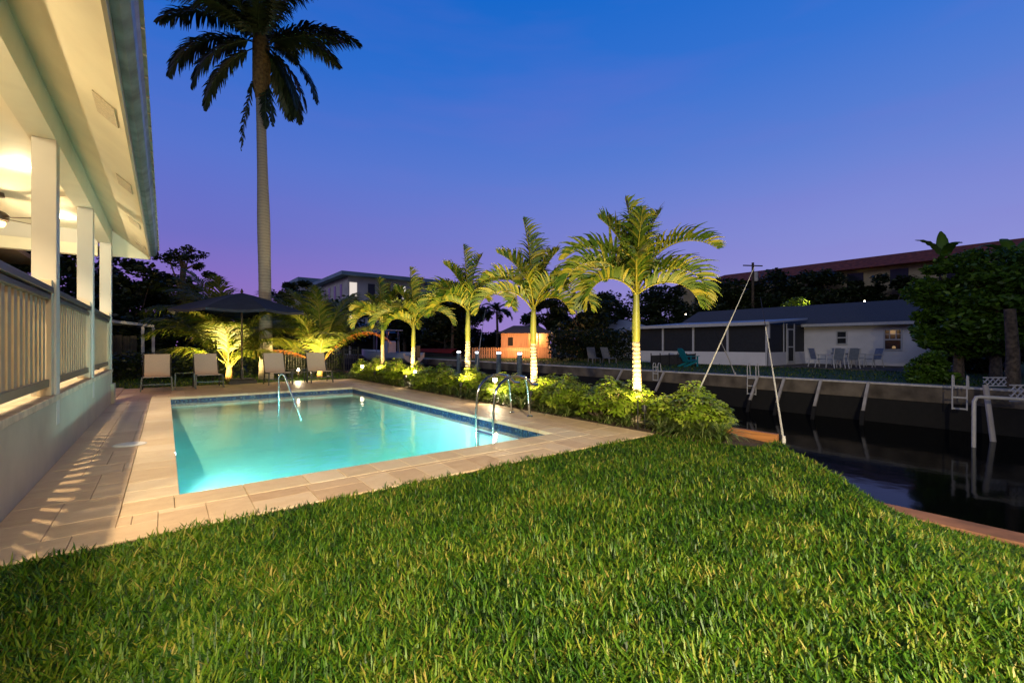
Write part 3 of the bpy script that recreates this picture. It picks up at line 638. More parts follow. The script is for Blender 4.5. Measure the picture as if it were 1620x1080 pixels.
# ================================================================== PLANT GENERATORS
def frond_arrays(base, az, e0, bend, L, nl=40, ll=.4, lw=.03, droop=.6, fwd=.55, start=.15, lift=.35, bp_=1.3, jit=.12, roll=0):
    """rachis curve + leaflets on both sides; az measured from screen right, counter-clockwise seen from above"""
    dirh = (SR * math.cos(az) + SA * math.sin(az)); n = 26; pts = [Vector(base)]; tans = []
    side_sw = random.uniform(-.15, .15)
    for i in range(n):
        s_ = i / n; e = e0 - bend * (s_ ** bp_); h = (dirh + dirh.cross(UP) * side_sw * s_).normalized()
        t_ = h * math.cos(e) + UP * math.sin(e); tans.append(t_); pts.append(pts[-1] + t_ * (L / n))
    tans.append(tans[-1])
    V, Q, T = [], [], []
    # rachis: 4-sided tube
    for i, p in enumerate(pts):
        t_ = tans[i]; sd_ = t_.cross(UP); sd_ = sd_.normalized() if sd_.length > .05 else dirh.cross(UP).normalized(); nu = sd_.cross(t_)
        w = (.022 * (1 - i/len(pts)) + .004) * min(L / 1.4, 1.25)
        V += [p+sd_*w, p+nu*w*.7, p-sd_*w, p-nu*w*.7]; T += [.95]*4
    for i in range(len(pts)-1):
        for k in range(4): Q.append((i*4+k, i*4+(k+1)%4, (i+1)*4+(k+1)%4, (i+1)*4+k))
    for i in range(nl):
        s_ = start + (1 - start) * (i + .5) / nl; fi = s_ * n; i0 = min(int(fi), n-1)
        p = pts[i0].lerp(pts[i0+1], fi - i0); t_ = tans[i0]
        sd_ = t_.cross(UP); sd_ = sd_.normalized() if sd_.length > .05 else dirh.cross(UP).normalized()
        nu = sd_.cross(t_).normalized()
        if nu.z < 0: nu = -nu
        prof = math.sin(math.pi * min(1, (s_ - start) / (1 - start) * .86 + .13)) ** .6
        for sgn in (-1, 1):
            l_ = ll * prof * random.uniform(.82, 1.1); f_ = fwd + .5 * s_ * s_ + random.uniform(-jit, jit)
            d = (sd_ * sgn * math.cos(f_) + t_ * math.sin(f_) + nu * (lift + random.uniform(-jit, jit))).normalized()
            wv = t_.cross(d).cross(d); wv = (t_ - d * t_.dot(d)); wv = wv.normalized() if wv.length > .01 else nu
            o_ = len(V); q = p.copy(); tn = random.random()
            dd = droop * random.uniform(.7, 1.3)
            ws = (.55, 1, .8, .12)
            for k in range(4):
                w = lw * ws[k] * .5
                V += [q - wv * w, q + wv * w]; T += [tn, tn]
                d2 = (d - UP * dd * (k / 3) ** 1.1).normalized(); q = q + d2 * l_ / 3
            for k in range(3): Q.append((o_+2*k, o_+2*k+1, o_+2*k+3, o_+2*k+2))
    return V, Q, T
def add_frond(root, mat_, **kw):
    V, Q, T = frond_arrays(**kw); return npmesh('frond', [tuple(v) for v in V], Q, mat_, root, tone=T)
def palm_trunk(b, h, r0, r1, flare=1.5, lean=(0, 0), n=14, seg=30, bulge=0):
    pts, rr = [], []
    for i in range(seg+1):
        s_ = i/seg; pts.append((lean[0]*s_**1.4, lean[1]*s_**1.4, h*s_))
        r_ = r0+(r1-r0)*s_; r_ *= 1+(flare-1)*math.exp(-s_*h/.18) + bulge*math.exp(-((s_-.55)/.13)**2) + (.012 if i % 2 else -.012)
        rr.append(r_)
    b.tube(pts, rr, n); return pts[-1]
# leaf clouds ----------------------------------------------------------------
def leaf_cloud(centers, radii, per, size, flat=.5, elong=1.7):
    C = np.repeat(np.asarray(centers), per, 0); Rd = np.repeat(np.asarray(radii), per, 0); n = len(C)
    u = rng.normal(size=(n, 3)); u /= np.linalg.norm(u, axis=1)[:, None]; r = rng.random(n) ** .45
    P = C + u * r[:, None] * Rd
    a = rng.normal(size=(n, 3)); a[:, 2] *= flat; a /= np.linalg.norm(a, axis=1)[:, None]
    nrm = rng.normal(size=(n, 3)); nrm[:, 2] += .9; b = np.cross(a, nrm); b /= np.linalg.norm(b, axis=1)[:, None]
    s = size * rng.uniform(.6, 1.3, n)[:, None]
    A = a * s * elong * .5; B = b * s * .5
    V = np.stack([P - A, P + B * .8 - A*.1, P + A, P - B * .8 - A*.1], 1).reshape(-1, 3)
    Q = np.arange(4*n).reshape(-1, 4); T = np.repeat(np.clip(rng.normal(.45, .22, n), 0, 1), 4)
    return V, Q, T
def tree(name, label, cat, loc, h, cr, cz, nclump=26, per=170, leaf=.22, mat_=None, group=None, trunk_r=.16, clr=.34, cshape=None, open_=False):
    """cr: crown half sizes (x,y,z); cz: crown centre height"""
    root = thing(name, label, cat, loc, 0, group); cen, rad = [], []
    for i in range(nclump):
        u = rng.normal(size=3); u /= np.linalg.norm(u); r = rng.random() ** .33
        c = np.array([0, 0, cz]) + u * r * np.array(cr) * .93; k = clr * rng.uniform(.6, 1.35) * min(cr)
        cen.append(c); rad.append((k*1.3, k*1.3, k*.8))
    V, Q, T = leaf_cloud(cen, rad, per, leaf)
    npmesh('crown', V, Q, mat_ or M['treeleaf'], root, tone=T)
    b = MB(); top = Vector((0, 0, cz - cr[2]*.35))
    b.tube([(0,0,-.3),(0.02,0,top.z*.4),(-.05,.03,top.z*.75),top], [trunk_r*1.25, trunk_r, trunk_r*.85, trunk_r*.6], 8)
    for c in cen[::3]:
        c = Vector(c); s0 = Vector((0, 0, top.z * random.uniform(.55, 1))); b.tube([s0, s0.lerp(c, .5) + Vector((0,0,.12*h*.1)), c], [trunk_r*.45, trunk_r*.28, trunk_r*.12], 5)
    b.build('trunk', M['bark'], root, smooth=True)
    return root

# ================================================================== CHRISTMAS PALMS with uplights
UPC = (1, .70, .25)
def uplight(loc, aim, watt, label, group='uplights at the feet of the palms', cone=75):
    u = thing('uplight', label, 'spotlight', loc, 0, group); d = (Vector(aim) - Vector(loc)).normalized(); q = d.to_track_quat('Z', 'Y')
    MB().tube([(0,0,-loc[2]-.02),(0,0,.04)], .008, 6).build('stake', M['black'], u)
    o = MB().lathe([(.022, 0), (.035, .03), (.037, .09), (.032, .09)], n=14).build('housing', M['black'], u); o.location = (0, 0, .03); o.rotation_euler = q.to_euler()
    o = MB().lathe([(.026, .082), (.026, .087)], n=14).build('lens', M['uplens'], u); o.location = (0, 0, .03); o.rotation_euler = q.to_euler()
    lamp('uplight_lamp', 'SPOT', watt, UPC, tuple(Vector((0,0,.03)) + d*.13), u, .02, tuple(Vector((0,0,.03)) + d*3), cone, .5)
    return u
palms = [  # px, depth, trunk height, scale, label
    (1008, 6.69, 1.92, 1.0, 'arching green palm closest to the lawn, tallest of the lit row'),
    (846, 8.55, 1.88, 1.0, 'arching green palm standing directly behind the arched pool ladder'),
    (740, 10.4, 1.98, 1.0, 'arching green palm halfway along the lit row, its fan hiding the dark trees'),
    (653, 12.8, 1.75, .98, 'arching green palm whose trunk rises beside the white boat stern'),
    (606, 14.5, 1.85, .98, 'arching green palm beyond the pool corner, farthest down the lit row')]
FR = [  # az deg (0=screen right, 90 away, 270 toward), start elev, bend, length
    [(180, 64, 150, 1.62), (172, 80, 128, 1.50), (6, 62, 152, 1.66), (0, 76, 112, 1.66), (200, 44, 140, 1.3), (335, 38, 120, 1.15), (120, 88, 18, 1.6), (60, 80, 60, 1.5), (80, 84, 35, 1.6), (40, 84, 45, 1.45), (145, 82, 45, 1.45), (270, 86, 40, 1.3), (250, 74, 120, 1.2), (100, 66, 110, 1.4), (30, 70, 120, 1.4), (150, 70, 118, 1.4)],
    [(176, 60, 148, 1.5), (5, 60, 150, 1.5), (190, 76, 115, 1.4), (350, 74, 110, 1.35), (140, 87, 16, 1.75), (60, 80, 50, 1.5), (30, 84, 45, 1.45), (100, 85, 35, 1.65), (165, 82, 60, 1.35), (250, 70, 125, 1.25), (300, 66, 120, 1.3), (110, 60, 120, 1.35), (30, 42, 110, 1.1)],
    [(180, 60, 145, 1.4), (2, 62, 145, 1.45), (170, 74, 110, 1.3), (15, 78, 90, 1.35), (120, 88, 12, 1.65), (60, 84, 35, 1.5), (160, 82, 50, 1.3), (240, 68, 125, 1.2), (290, 62, 120, 1.2), (70, 66, 110, 1.3), (210, 40, 120, 1.1)]]
FR.append([(a + 12, e, b_, l * 1.02) for a, e, b_, l in FR[2]]); FR.append([(a - 10, e - 3, b_, l) for a, e, b_, l in FR[1]])
uplab = ['small black uplight between low strap leaves below the front palm of the row',
         'small black uplight beside the palm behind the ladder', 'small black uplight at the foot of the middle palm',
         'small black uplight glowing white by the fourth palm down the row', 'small black uplight below the palm past the pool corner']
for i, (px, d, h, s_, lab) in enumerate(palms):
    x, y = at(px, d); root = thing('palm_tree', lab, 'palm tree', (x, y, 0), 0, 'arching palms lit from below in the planting bed')
    b = MB(); lean = ((.0, .02), (-.02, .02), (0, 0), (.02, .0), (0, .03))[i]
    tp = palm_trunk(b, h*.62, .078, .056, 1.3, lean); b.build('trunk', M['trunk'], root, smooth=True)
    b = MB(); b.tube([Vector(tp), Vector(tp)+Vector((0,0,h*.12)), Vector(tp)+Vector((.005,0,h*.30)), Vector(tp)+Vector((.01,0,h*.40))], [.056, .062, .048, .034], 14); b.build('crownshaft', M['shaft'], root, smooth=True)
    top = Vector((tp[0]+.01, tp[1], h*.98))
    for a, e, bd, L in FR[i]:
        j = random.uniform
        add_frond(root, M['palmleaf'], base=top + Vector((j(-.02,.02), j(-.02,.02), j(-.08,.04))), az=R(a + j(-5, 5)), e0=R(e), bend=R(bd), L=L*s_*j(.94, 1.04), nl=28, ll=.47*s_, lw=.043, droop=1.15, fwd=.62, lift=.85, start=.15, bp_=1.25)
    # dangling fruit stalk
    p = Vector((x, y, 0))
    off = (-SR*.10 - SA*.54) if i else (-SR*.05 - SA*.54)
    uplight(tuple(p + off + Vector((0,0,.20))), tuple(p + Vector((0, 0, h*.85))), (300, 300, 310, 330, 350)[i], uplab[i], cone=155)

# ================================================================== COCONUT CLUMPS behind the chairs
def coconut(loc, label, fr, dead=()):
    root = thing('coconut_palm', label, 'palm tree', loc, 0)
    b = MB(); b.tube([(0,0,-.05),(.02,0,.25),(.03,0,.5)], [.11, .10, .07], 12); b.build('trunk', M['husk'], root, smooth=True)
    for lst, m_ in ((fr, M['cocoleaf']), (dead, M['deadleaf'])):
        for a, e, bd, L in lst:
            add_frond(root, m_, base=(random.uniform(-.06,.06), random.uniform(-.06,.06), .42), az=R(a), e0=R(e), bend=R(bd), L=L, nl=84 if m_ is M['cocoleaf'] else 40, ll=1.0 if m_ is M['cocoleaf'] else .42, lw=.036, droop=1.35, fwd=.6, lift=.05, start=.22, bp_=1.6)
    return root
x, y = at(362, 14.6)
c1 = coconut((x, y, 0), 'young coconut palm glowing yellow behind the umbrella pole', [(184, 74, 112, 3.7), (172, 80, 92, 3.9), (192, 60, 100, 2.9), (176, 84, 50, 3.6), (160, 70, 60, 3.5), (215, 60, 70, 2.8), (230, 40, 80, 2.2), (20, 60, 80, 2.6), (140, 84, 30, 3.2), (10, 72, 60, 2.6), (5, 50, 80, 2.4), (200, 78, 40, 3.2), (250, 78, 75, 2.4), (300, 74, 85, 2.2), (90, 75, 60, 3.2), (60, 62, 70, 2.8), (130, 55, 80, 3.0), (340, 42, 85, 1.9)], [])
uplight((x - SA.x*.8, y - SA.y*.8, .02), (x, y, 1.6), 950, 'bright uplight burning at the foot of the coconut palm by the umbrella', cone=150)
x, y = at(506, 15.6)
c2 = coconut((x, y, 0), 'young coconut palm with upright green fronds behind the chairs by the pool corner', [(120, 80, 40, 3.3), (100, 72, 60, 3.4), (175, 70, 50, 3.4), (60, 76, 50, 3.3), (20, 60, 70, 2.6), (190, 45, 75, 2.6), (250, 78, 75, 2.6), (150, 76, 50, 3.4), (35, 74, 60, 3.2), (200, 70, 60, 3.0), (300, 60, 85, 2.3), (90, 60, 60, 3.0)], [(5, 58, 112, 3.0), (184, 34, 75, 2.4)])
uplight((x - SA.x*.75 - .1, y - SA.y*.75, .02), (x, y, 1.6), 950, 'bright uplight under the chair beside the orange frond', cone=150)

# ================================================================== TALL PALM
xr, yr = at(421, 15.0)
rp = thing('tall_palm', 'very tall dark palm with a smooth grey trunk rising above the umbrella', 'palm tree', (xr, yr, 0))
b = MB(); tp = palm_trunk(b, 9.4, .210, .138, 1.15, (-.15, .1), 18, 60, .14); b.build('trunk', M['royal'], rp, smooth=True)
b = MB(); b.tube([(tp[0], tp[1], 9.3), (tp[0], tp[1], 9.9), (tp[0]+.02, tp[1], 10.6), (tp[0]+.02, tp[1], 11.2), (tp[0], tp[1], 11.6)], [.15, .24, .26, .26, .10], 14); b.build('crownshaft', M['husk'], rp, smooth=True)
j = random.uniform
for a, e, bd, L, ll in [(180, 20, 95, 3.9, .75), (172, 48, 75, 4.6, .8), (186, -22, 62, 3.3, .55), (200, -10, 75, 3.4, .6), (0, 18, 40, 3.5, .75), (12, 44, 75, 4.0, .8), (352, -12, 72, 3.7, .55), (340, -38, 45, 3.2, .45), (20, -30, 55, 3.0, .45),
                    (90, 60, 80, 4, .8), (120, 66, 70, 4, .8), (60, 50, 75, 4, .8), (270, 55, 80, 3.6, .8), (240, 30, 80, 3.4, .7), (300, 35, 80, 3.4, .7), (150, 75, 50, 4.2, .8), (30, 76, 50, 4.2, .8), (215, 62, 70, 3.8, .8), (320, 64, 72, 3.8, .8), (100, 10, 80, 3.2, .7), (70, -20, 60, 3, .6)]:
    add_frond(rp, M['darkleaf'], base=(tp[0]+j(-.08,.08), tp[1]+j(-.08,.08), 11.15+j(-.25,.15)), az=R(a+j(-6,6)), e0=R(e), bend=R(bd), L=L*.88, nl=105, ll=ll*.95, lw=.06, droop=1.5, fwd=.6, lift=.0, start=.14, bp_=1.1, jit=.2)
for a, L in ((185, 2.6), (350, 1.7), (300, 1.9)):
    add_frond(rp, M['darkleaf'], base=(tp[0]+(-.15 if a == 185 else .15), tp[1], 10.1), az=R(a), e0=R(-75), bend=R(12), L=L, nl=40, ll=.3, lw=.06, droop=1.2, fwd=.6, lift=0, start=.1, jit=.3)
b = MB()
for k in range(60):
    a = j(0, 6.28); r0 = j(.05, .22); p0 = Vector((tp[0]+.08, tp[1]-.05, 10.9)); p1 = p0 + Vector((math.cos(a)*r0, math.sin(a)*r0, j(-1.4, -.7)))
    b.tube([p0, p0.lerp(p1, .5)+Vector((math.cos(a)*.1, math.sin(a)*.1, .1)), p1], [.02, .02, .012], 4)
b.build('fruit_stalks', M['husk'], rp)

# ================================================================== SHRUBS AND STRAP PLANTS in the bed
def whorl_shrub(h, w, nst, seed):
    global rng
    r_ = np.random.default_rng(seed); V, Q, T = [], [], []; st = MB()
    for s_ in range(nst):
        a = r_.uniform(0, 6.28); rr = w * math.sqrt(r_.random()); hh = h * (1 - .45 * (rr / w) ** 2) * r_.uniform(.72, 1.08)
        tip = Vector((math.cos(a)*rr, math.sin(a)*rr, hh)); st.tube([tip*.12 * Vector((1,1,0)) if False else Vector((tip.x*.2, tip.y*.2, 0)), Vector((tip.x*.7, tip.y*.7, hh*.55)), tip], [.012, .009, .005], 4)
        for lv in range(3):
            c = Vector((tip.x*.7, tip.y*.7, hh*.55)).lerp(tip, (1, .6, .25)[lv]); tn = r_.normal(.5, .22)
            out = Vector((r_.normal()*.3 + tip.x*.8, r_.normal()*.3 + tip.y*.8, 1.0)).normalized()
            ux = out.cross(Vector((.3, .8, .1))).normalized(); uy = out.cross(ux)
            k = 8; L = r_.uniform(.07, .12)
            if lv: c = c + ux * r_.normal()*.05 + uy*r_.normal()*.05
            for q in range(k):
                an = 6.283*q/k + r_.uniform(-.2, .2); d = (ux*math.cos(an)+uy*math.sin(an)+out*.25).normalized(); sd_ = d.cross(out).normalized()
                l_ = L*r_.uniform(.8, 1.15); wd_ = l_*.19; o_ = len(V)
                p1 = c+d*l_*.2; p2 = c+d*l_*.62-UP*l_*.08; p3 = c+d*l_-UP*l_*.3
                V += [p1, p2+sd_*wd_, p3, p2-sd_*wd_]; Q.append((o_, o_+1, o_+2, o_+3)); T += [min(1, max(0, tn+r_.normal()*.08))]*4
    return [tuple(v) for v in V], Q, T, st
def shrub_obj(label, grp, h, w, nst, seed):
    root = thing('bushy_shrub', label, 'shrub', (0,0,0), 0, grp); V, Q, T, st = whorl_shrub(h, w, nst, seed)
    npmesh('foliage', V, Q, M['shrub'], root, tone=T); st.build('stems', M['bark'], root); return root
gs = 'leafy shrubs filling the planting bed'
protos = [shrub_obj('x', gs, .52, .36, 130, 11), shrub_obj('x', gs, .46, .40, 130, 12), shrub_obj('x', gs, .62, .34, 130, 13)]
spots = []
yv = 3.25
k = 0
while yv < 16.2:
    spots.append((5.62 + random.uniform(-.08, .1), yv, k)); k += 1
    if k % 2: spots.append((5.36 + random.uniform(-.05, .08), yv + .28, k + 1))
    yv += .50
used = set()
UPX = [tuple(Vector((*at(px, d), 0)) + (-SR*(.10 if i else .05) - SA*.54)) for i, (px, d, *_r) in enumerate(palms)]
def clear(x, y, r): return all(math.hypot(x-u[0], y-u[1]) > r for u in UPX)
spots = [q for q in spots if clear(q[0], q[1], .47)]
SHL = 'green shrub with radiating glossy leaflets in the bed along the seawall'
for (x, y, k) in spots:
    i = k % 3; o = protos[i] if i not in used else copy_tree(protos[i]); used.add(i)
    s_ = random.uniform(.85, 1.12); o.location = (x, y, 0); o.rotation_euler.z = random.uniform(0, 6.28); o.scale = (s_, s_, s_ * random.uniform(.9, 1.1)); o['label'] = SHL
for (px, d, s_) in ((1058, 6.5, .85), (1078, 6.6, .95), (1118, 6.6, .85), (1135, 6.3, .6)):
    o = copy_tree(protos[1]); x, y = at(px, d); o.location = (x, y, -.03); o.scale = (s_, s_, s_); o.rotation_euler.z = px; o['label'] = SHL
for (px, d, s_, lab) in ((1098, 6.35, .91, 'tallest bushy shrub at the lawn end of the bed, below the leaning mooring whip'), (1126, 6.1, .66, 'rounded shrub overhanging the orange board at the end of the bed')):
    o = copy_tree(protos[2]); x, y = at(px, d); o.location = (x, y, -.04); o.scale = (s_, s_, s_*(1.12 if s_ > .9 else 1)); o.rotation_euler.z = s_*3; o['label'] = lab
def strap(n, L, seed):
    r_ = np.random.default_rng(seed); V, Q, T = [], [], []
    for i in range(n):
        a = r_.uniform(0, 6.28); e = r_.uniform(.6, 1.45); l_ = L*r_.uniform(.7, 1.15); d = Vector((math.cos(a), math.sin(a), 0)); sd_ = Vector((-math.sin(a), math.cos(a), 0)); p = d*r_.uniform(0, .05); o_ = len(V); tn = r_.uniform(.1, 1)
        for k in range(6):
            w = .006*(1, 1.15, 1.1, .95, .7, .1)[k]; V += [p-sd_*w, p+sd_*w]; T += [tn]*2; ee = e-1.9*(k/5)**1.3; p = p+(d*math.cos(ee)+UP*math.sin(ee))*l_/5
        for k in range(5): Q.append((o_+2*k, o_+2*k+1, o_+2*k+3, o_+2*k+2))
    return [tuple(v) for v in V], Q, T
gl = 'strap leaved tufts edging the deck'
sp_ = []
for k in range(3):
    V, Q, T = strap(95, .33, 40+k); o = npmesh('strap_leaf_tuft', V, Q, M['liriope'], tone=T); tag(o, 'tuft of arching strap leaves edging the travertine deck', 'plant', gl); sp_.append(o)
yv = 3.2; k = 0
while yv < 15.9:
    if not clear(5.16, yv, .20): yv += .1; continue
    if k < 3: o = sp_[k]
    else: o = sp_[k % 3].copy(); COL.objects.link(o)
    o.location = (5.14 + random.uniform(-.02, .07), yv, 0); o.rotation_euler.z = random.uniform(0, 6.28); s_ = random.uniform(.8, 1.2); o.scale = (s_, s_, s_); k += 1; yv += random.uniform(.24, .34)
for px, py, s_ in ((1040, 672, 1.2), (1062, 678, 1.35), (1085, 684, 1.2), (1112, 692, 1.15), (1140, 696, 1.1), (1092, 674, 1.1)):
    o = sp_[k % 3].copy(); COL.objects.link(o); p = G(px, py); o.location = (p.x, p.y, -.01); o.scale = (s_, s_, s_); o.rotation_euler.z = k; k += 1
    o['label'] = 'fuller strap leaf tuft where the bed meets the lawn'; o['group'] = 'strap leaved tufts at the lawn end of the bed'

# path lights
def path_light(px, py, d, lab, w=90):
    x, y = at(px, d); z = zat(py, d); u = thing('path_light', lab, 'path light', (x, y, 0), 0, 'path lights along the pool deck')
    MB().tube([(0,0,-.05),(0,0,z-.02)], .008, 6).build('stake', M['bronze'], u)
    MB().lathe([(.015, z-.05), (.042, z-.035), (.042, z+.02), (.01, z+.03)], n=12).build('bulb', M['bulb'], u, smooth=True)
    MB().lathe([(.05, z+.032), (.03, z+.05), (.005, z+.055)], n=14).build('cap', M['bronze'], u)
    lamp('path_light_lamp', 'POINT', w*.5, (1, .78, .48), (0, 0, z-.10), u, .03)
path_light(472, 584, 14.6, 'lit path light standing between the third and fourth lounge chairs')
path_light(573, 579, 14.9, 'lit path light on a thin stake at the far pool corner')
path_light(657, 588, 12.4, 'lit path light touching the trunk of the fourth palm')
path_light(783, 600, 8.9, 'lit path light shining behind the arched pool ladder', 90)
# thin irrigation stake at the front palm
x, y = at(1009, 6.1); tag(MB().tube([(x,y,-.02),(x,y,.40)], .009, 6).build('garden_stake', M['black']), 'thin black stake in front of the trunk nearest the lawn', 'stake')

# ================================================================== GRASS
def blades(P, Lr, wr, name, lab, tilt=(.15, 1.25), seg=3):
    n = len(P); cl_ = np.sin(P[:,0]*23+np.sin(P[:,1]*17)*2)*np.sin(P[:,1]*21+np.sin(P[:,0]*15)*2)
    a = rng.uniform(0, 2*np.pi, n); L = rng.uniform(*Lr, n)*(1+.28*cl_); w = rng.uniform(*wr, n)
    d = np.stack([np.cos(a), np.sin(a), np.zeros(n)], 1); sd_ = np.stack([-np.sin(a+rng.normal(0,.5,n)), np.cos(a), np.zeros(n)], 1)
    sd_ /= np.linalg.norm(sd_, axis=1)[:, None]
    th = rng.uniform(tilt[0], tilt[1], n) ** 1.0; cur = rng.uniform(-.3, 1.2, n)
    rows = []; p = P.copy(); wp = (.8, 1, .75, .08)
    for k in range(seg+1):
        ww = (w*wp[k]*.5)[:, None]; rows += [p - sd_*ww, p + sd_*ww]
        t_ = th + cur*(k/seg); p = p + (d*np.sin(t_)[:, None] + np.array([0,0,1])*np.cos(t_)[:, None]) * (L/seg)[:, None]
    V = np.stack(rows, 1).reshape(-1, 3); m_ = 2*(seg+1)
    q = np.array([[2*k, 2*k+1, 2*k+3, 2*k+2] for k in range(seg)])
    Q = (np.arange(n)[:, None, None]*m_ + q[None]).reshape(-1, 4)
    tn = np.clip(rng.normal(.42, .24, n)+.10*cl_, 0, 1); tn = np.where(rng.random(n) < .02, rng.uniform(.8, 1, n), tn)
    return tag(npmesh(name, V, Q, M['grass'], tone=np.repeat(tn, m_)), lab, 'grass', kind='stuff')
hzv = np.vectorize(hz)
def scatter(n, x0, x1, y0, y1, dens):
    x = rng.uniform(x0, x1, n); y = rng.uniform(y0, y1, n); k = rng.random(n) < dens(x, y); x, y = x[k], y[k]
    return np.stack([x, y, hzv(x, y)], 1)
def dn(x, y):
    r = np.hypot(x, y); fwd = x*SN + y*CS; f = np.where(fwd < .2, .0, 1.0)
    edge = 3.5 + .03*np.sin(x*5) + .025*np.sin(x*13+1)
    ok = ((y < edge) & (x > -.84)) & (x < 5.76) | ((y >= edge) & (y < 3.35) )
    ok &= ~((y > 2.45) & (x > 5.3 + .15*np.sin(y*9)))
    return np.where(ok, f*np.clip((2.4/np.maximum(r, 1.2))**1.25, .12, 1), 0)
P = scatter(900000, -.84, 5.78, -3, 3.62, dn)
blades(P, (.02, .072), (.005, .0105), 'lawn_grass', 'broad bladed green lawn grass with dry straw coloured blades in the foreground', tilt=(.35, 1.62))
P = scatter(16000, -8, 6, 15.45, 21, lambda x, y: np.where((x > -.9) | (y > 15.95), 1.0, 0.0))
blades(P, (.05, .10), (.012, .02), 'back_lawn_grass', 'short grass behind the lounge chairs')
x = rng.uniform(18.3, 26, 9000); y = rng.uniform(2, 32, 9000)
blades(np.stack([x, y, np.full(9000, -.05)], 1), (.05, .10), (.02, .04), 'far_lawn_grass', 'short dark grass on the bank across the canal')

# ================================================================== MOORING WHIPS
def whip(base, tip, lab, r=.014, bend=.12, mt=None):
    b0, t0 = Vector(base), Vector(tip); u = thing('mooring_whip', lab, 'mooring whip', base); L = (t0-b0)
    pts = [L*s_ + Vector((0,0,1))*bend*math.sin(math.pi*s_) for s_ in [k/10 for k in range(11)]]
    MB().tube(pts[:8], [r*(1-.06*k) for k in range(8)], 8).build('rod', M['whip'], u, smooth=True)
    MB().tube(pts[7:], [r*.56, r*.45, r*.35, r*.25], 8).build('tip', mt or M['whip'], u, smooth=True)
    MB().lathe([(r*1.7, -.02), (r*1.6, .04), (r*1.2, .09)], n=10).build('socket', M['pvc'], u)
p = G(1240, 700, -.10); d2 = 8.6; x2, y2 = at(1203, d2)
whip((p.x, p.y, -.10), (x2, y2, zat(470, d2)), 'slender pale mooring whip with a dark tip rooted at the end of the orange board', mt=M['black'], bend=.05)
x1, y1 = at(1080, 6.95); x2, y2 = at(1194, 8.7)
whip((x1, y1, -.10), (x2, y2, zat(421, 8.7)), 'long pale mooring whip leaning out from behind the shrubs', bend=-.02)
x1, y1 = at(1163, dep(1163, X=18.05)); x2, y2 = at(1128, 17); 
whip((x1, y1, -.05), (x2, y2, zat(520, 17)), 'thin dark mooring whip on the opposite seawall', r=.025, mt=M['black'])
x1, y1 = at(746, 15.5); x2, y2 = at(768, 19)
whip((x1, y1, -.9), (x2, y2, zat(490, 19)), 'thin mooring whip leaning between two palms over the canal', r=.022)

# ================================================================== ACROSS THE CANAL
SW = 17.87
for i, px in enumerate((985, 1051, 1199, 1241, 1299, 1374)):
    d = dep(px, X=SW); x, y = at(px, d)
    p = thing('batter_pile', 'slanting white pile bracing the seawall across the canal', 'pile', (x, y, -.06), 0, 'slanting piles along the far seawall')
    MB().bar((0, 0, 0), (-.75, -.05, -.85), .08).build('shaft', M['pile'], p); MB().bar((-.75, -.05, -.851), (-1.1, -.09, -1.4), .10).build('stained_foot', M['algae'], p)
def dock_ladder(px, py0, py1, lab, X=17.75, wpx=20, rungs=3, top=.55):
    d = dep(px, X=X); x, y = at(px, d); w = wpx*d/F/1.45; l = thing('dock_ladder', lab, 'ladder', (x, y, 0)); z1, z0 = zat(py0, d), zat(py1, d)
    for s_ in (-1, 1):
        MB().tube([(.0, s_*w/2, z0), (.0, s_*w/2, z1-.1), (.05, s_*w/2, z1), (.18, s_*w/2, z1-.02), (.25, s_*w/2, -.05)], .018, 8).build('rail', M['pvc'], l)
    for k in range(rungs): z = z0 + .03 + k*.3; MB().bar((0, -w/2, z), (0, w/2, z), .04).build('rung', M['pvc'], l)
dock_ladder(1037, 574, 602, 'white dock ladder partly hidden by the lit shrubs beside the front palm', wpx=13)
dock_ladder(1189, 575, 624, 'white dock ladder below the screened porch corner', wpx=19)
dock_ladder(1518, 594, 648, 'white dock ladder with three rungs below the big green tree', X=16.9, wpx=24)
for i, px in enumerate((726, 755, 789, 822)):
    d = dep(px, X=17.4); x, y = at(px, d)
    p = thing('dock_pile', 'blue grey dock pile with a glowing white cap in front of the orange hut', 'pile', (x, y, -1.4), 0, 'dock piles with lit caps')
    MB().lathe([(.17, 0), (.16, 1.95)], n=14).build('shaft', M['bluegrey'], p, smooth=True)
    MB().lathe([(.17, 2.041), (.15, 2.06), (.06, 2.11), (.01, 2.12)], n=14).build('cap', M['pvc'], p); MB().lathe([(.13, 1.951), (.135, 2.04)], n=12).build('lens', M['cap_glow'], p)
    lamp('cap_lamp', 'POINT', 2, (.85, .95, 1), (-.25, -.25, 2.05), p, .05)
# cottage with screened porch
ct = thing('cottage', 'low pale cottage with a long screened porch and grey shingle roof across the canal', 'house', (26.5, 11.2, -.05))
cx, cy, cz0 = 26.5, 11.2, -.05
def cb(b, name, m, parent=None, **kw):
    o = b.build(name, m, parent or ct, **kw)
    if parent is None: o.location = (-cx, -cy, -cz0)
    return o
yA, yB = 4.9, 11.2
cb(MB().box(31.8, 32.0, yA, yB, -.05, 2.42).box(32.0, 38, yA, yA+.2, -.05, 2.42).box(31.8, 32.0, yB, 20.2, -.05, 2.42).box(38, 38.2, yA, 20.2, -.05, 2.42), 'wall', M['wall_far'])
cb(MB().add([(31.2,yA-.5,2.35),(31.2,20.2,2.35),(35,20.2,3.85),(35,yA-.5,3.85),(38.8,yA-.5,2.35),(38.8,20.2,2.35),(31.2,yA-.5,2.28),(31.2,20.2,2.28),(38.8,20.2,2.28),(38.8,yA-.5,2.28)],
   [(0,3,2,1),(3,4,5,2),(0,6,9,4,3),(1,2,5,8,7),(6,7,8,9)]), 'roof', M['shingle'])
cb(MB().box(31.14, 31.2, yA-.5, yB, 2.24, 2.40), 'gutter', M['pvc'])
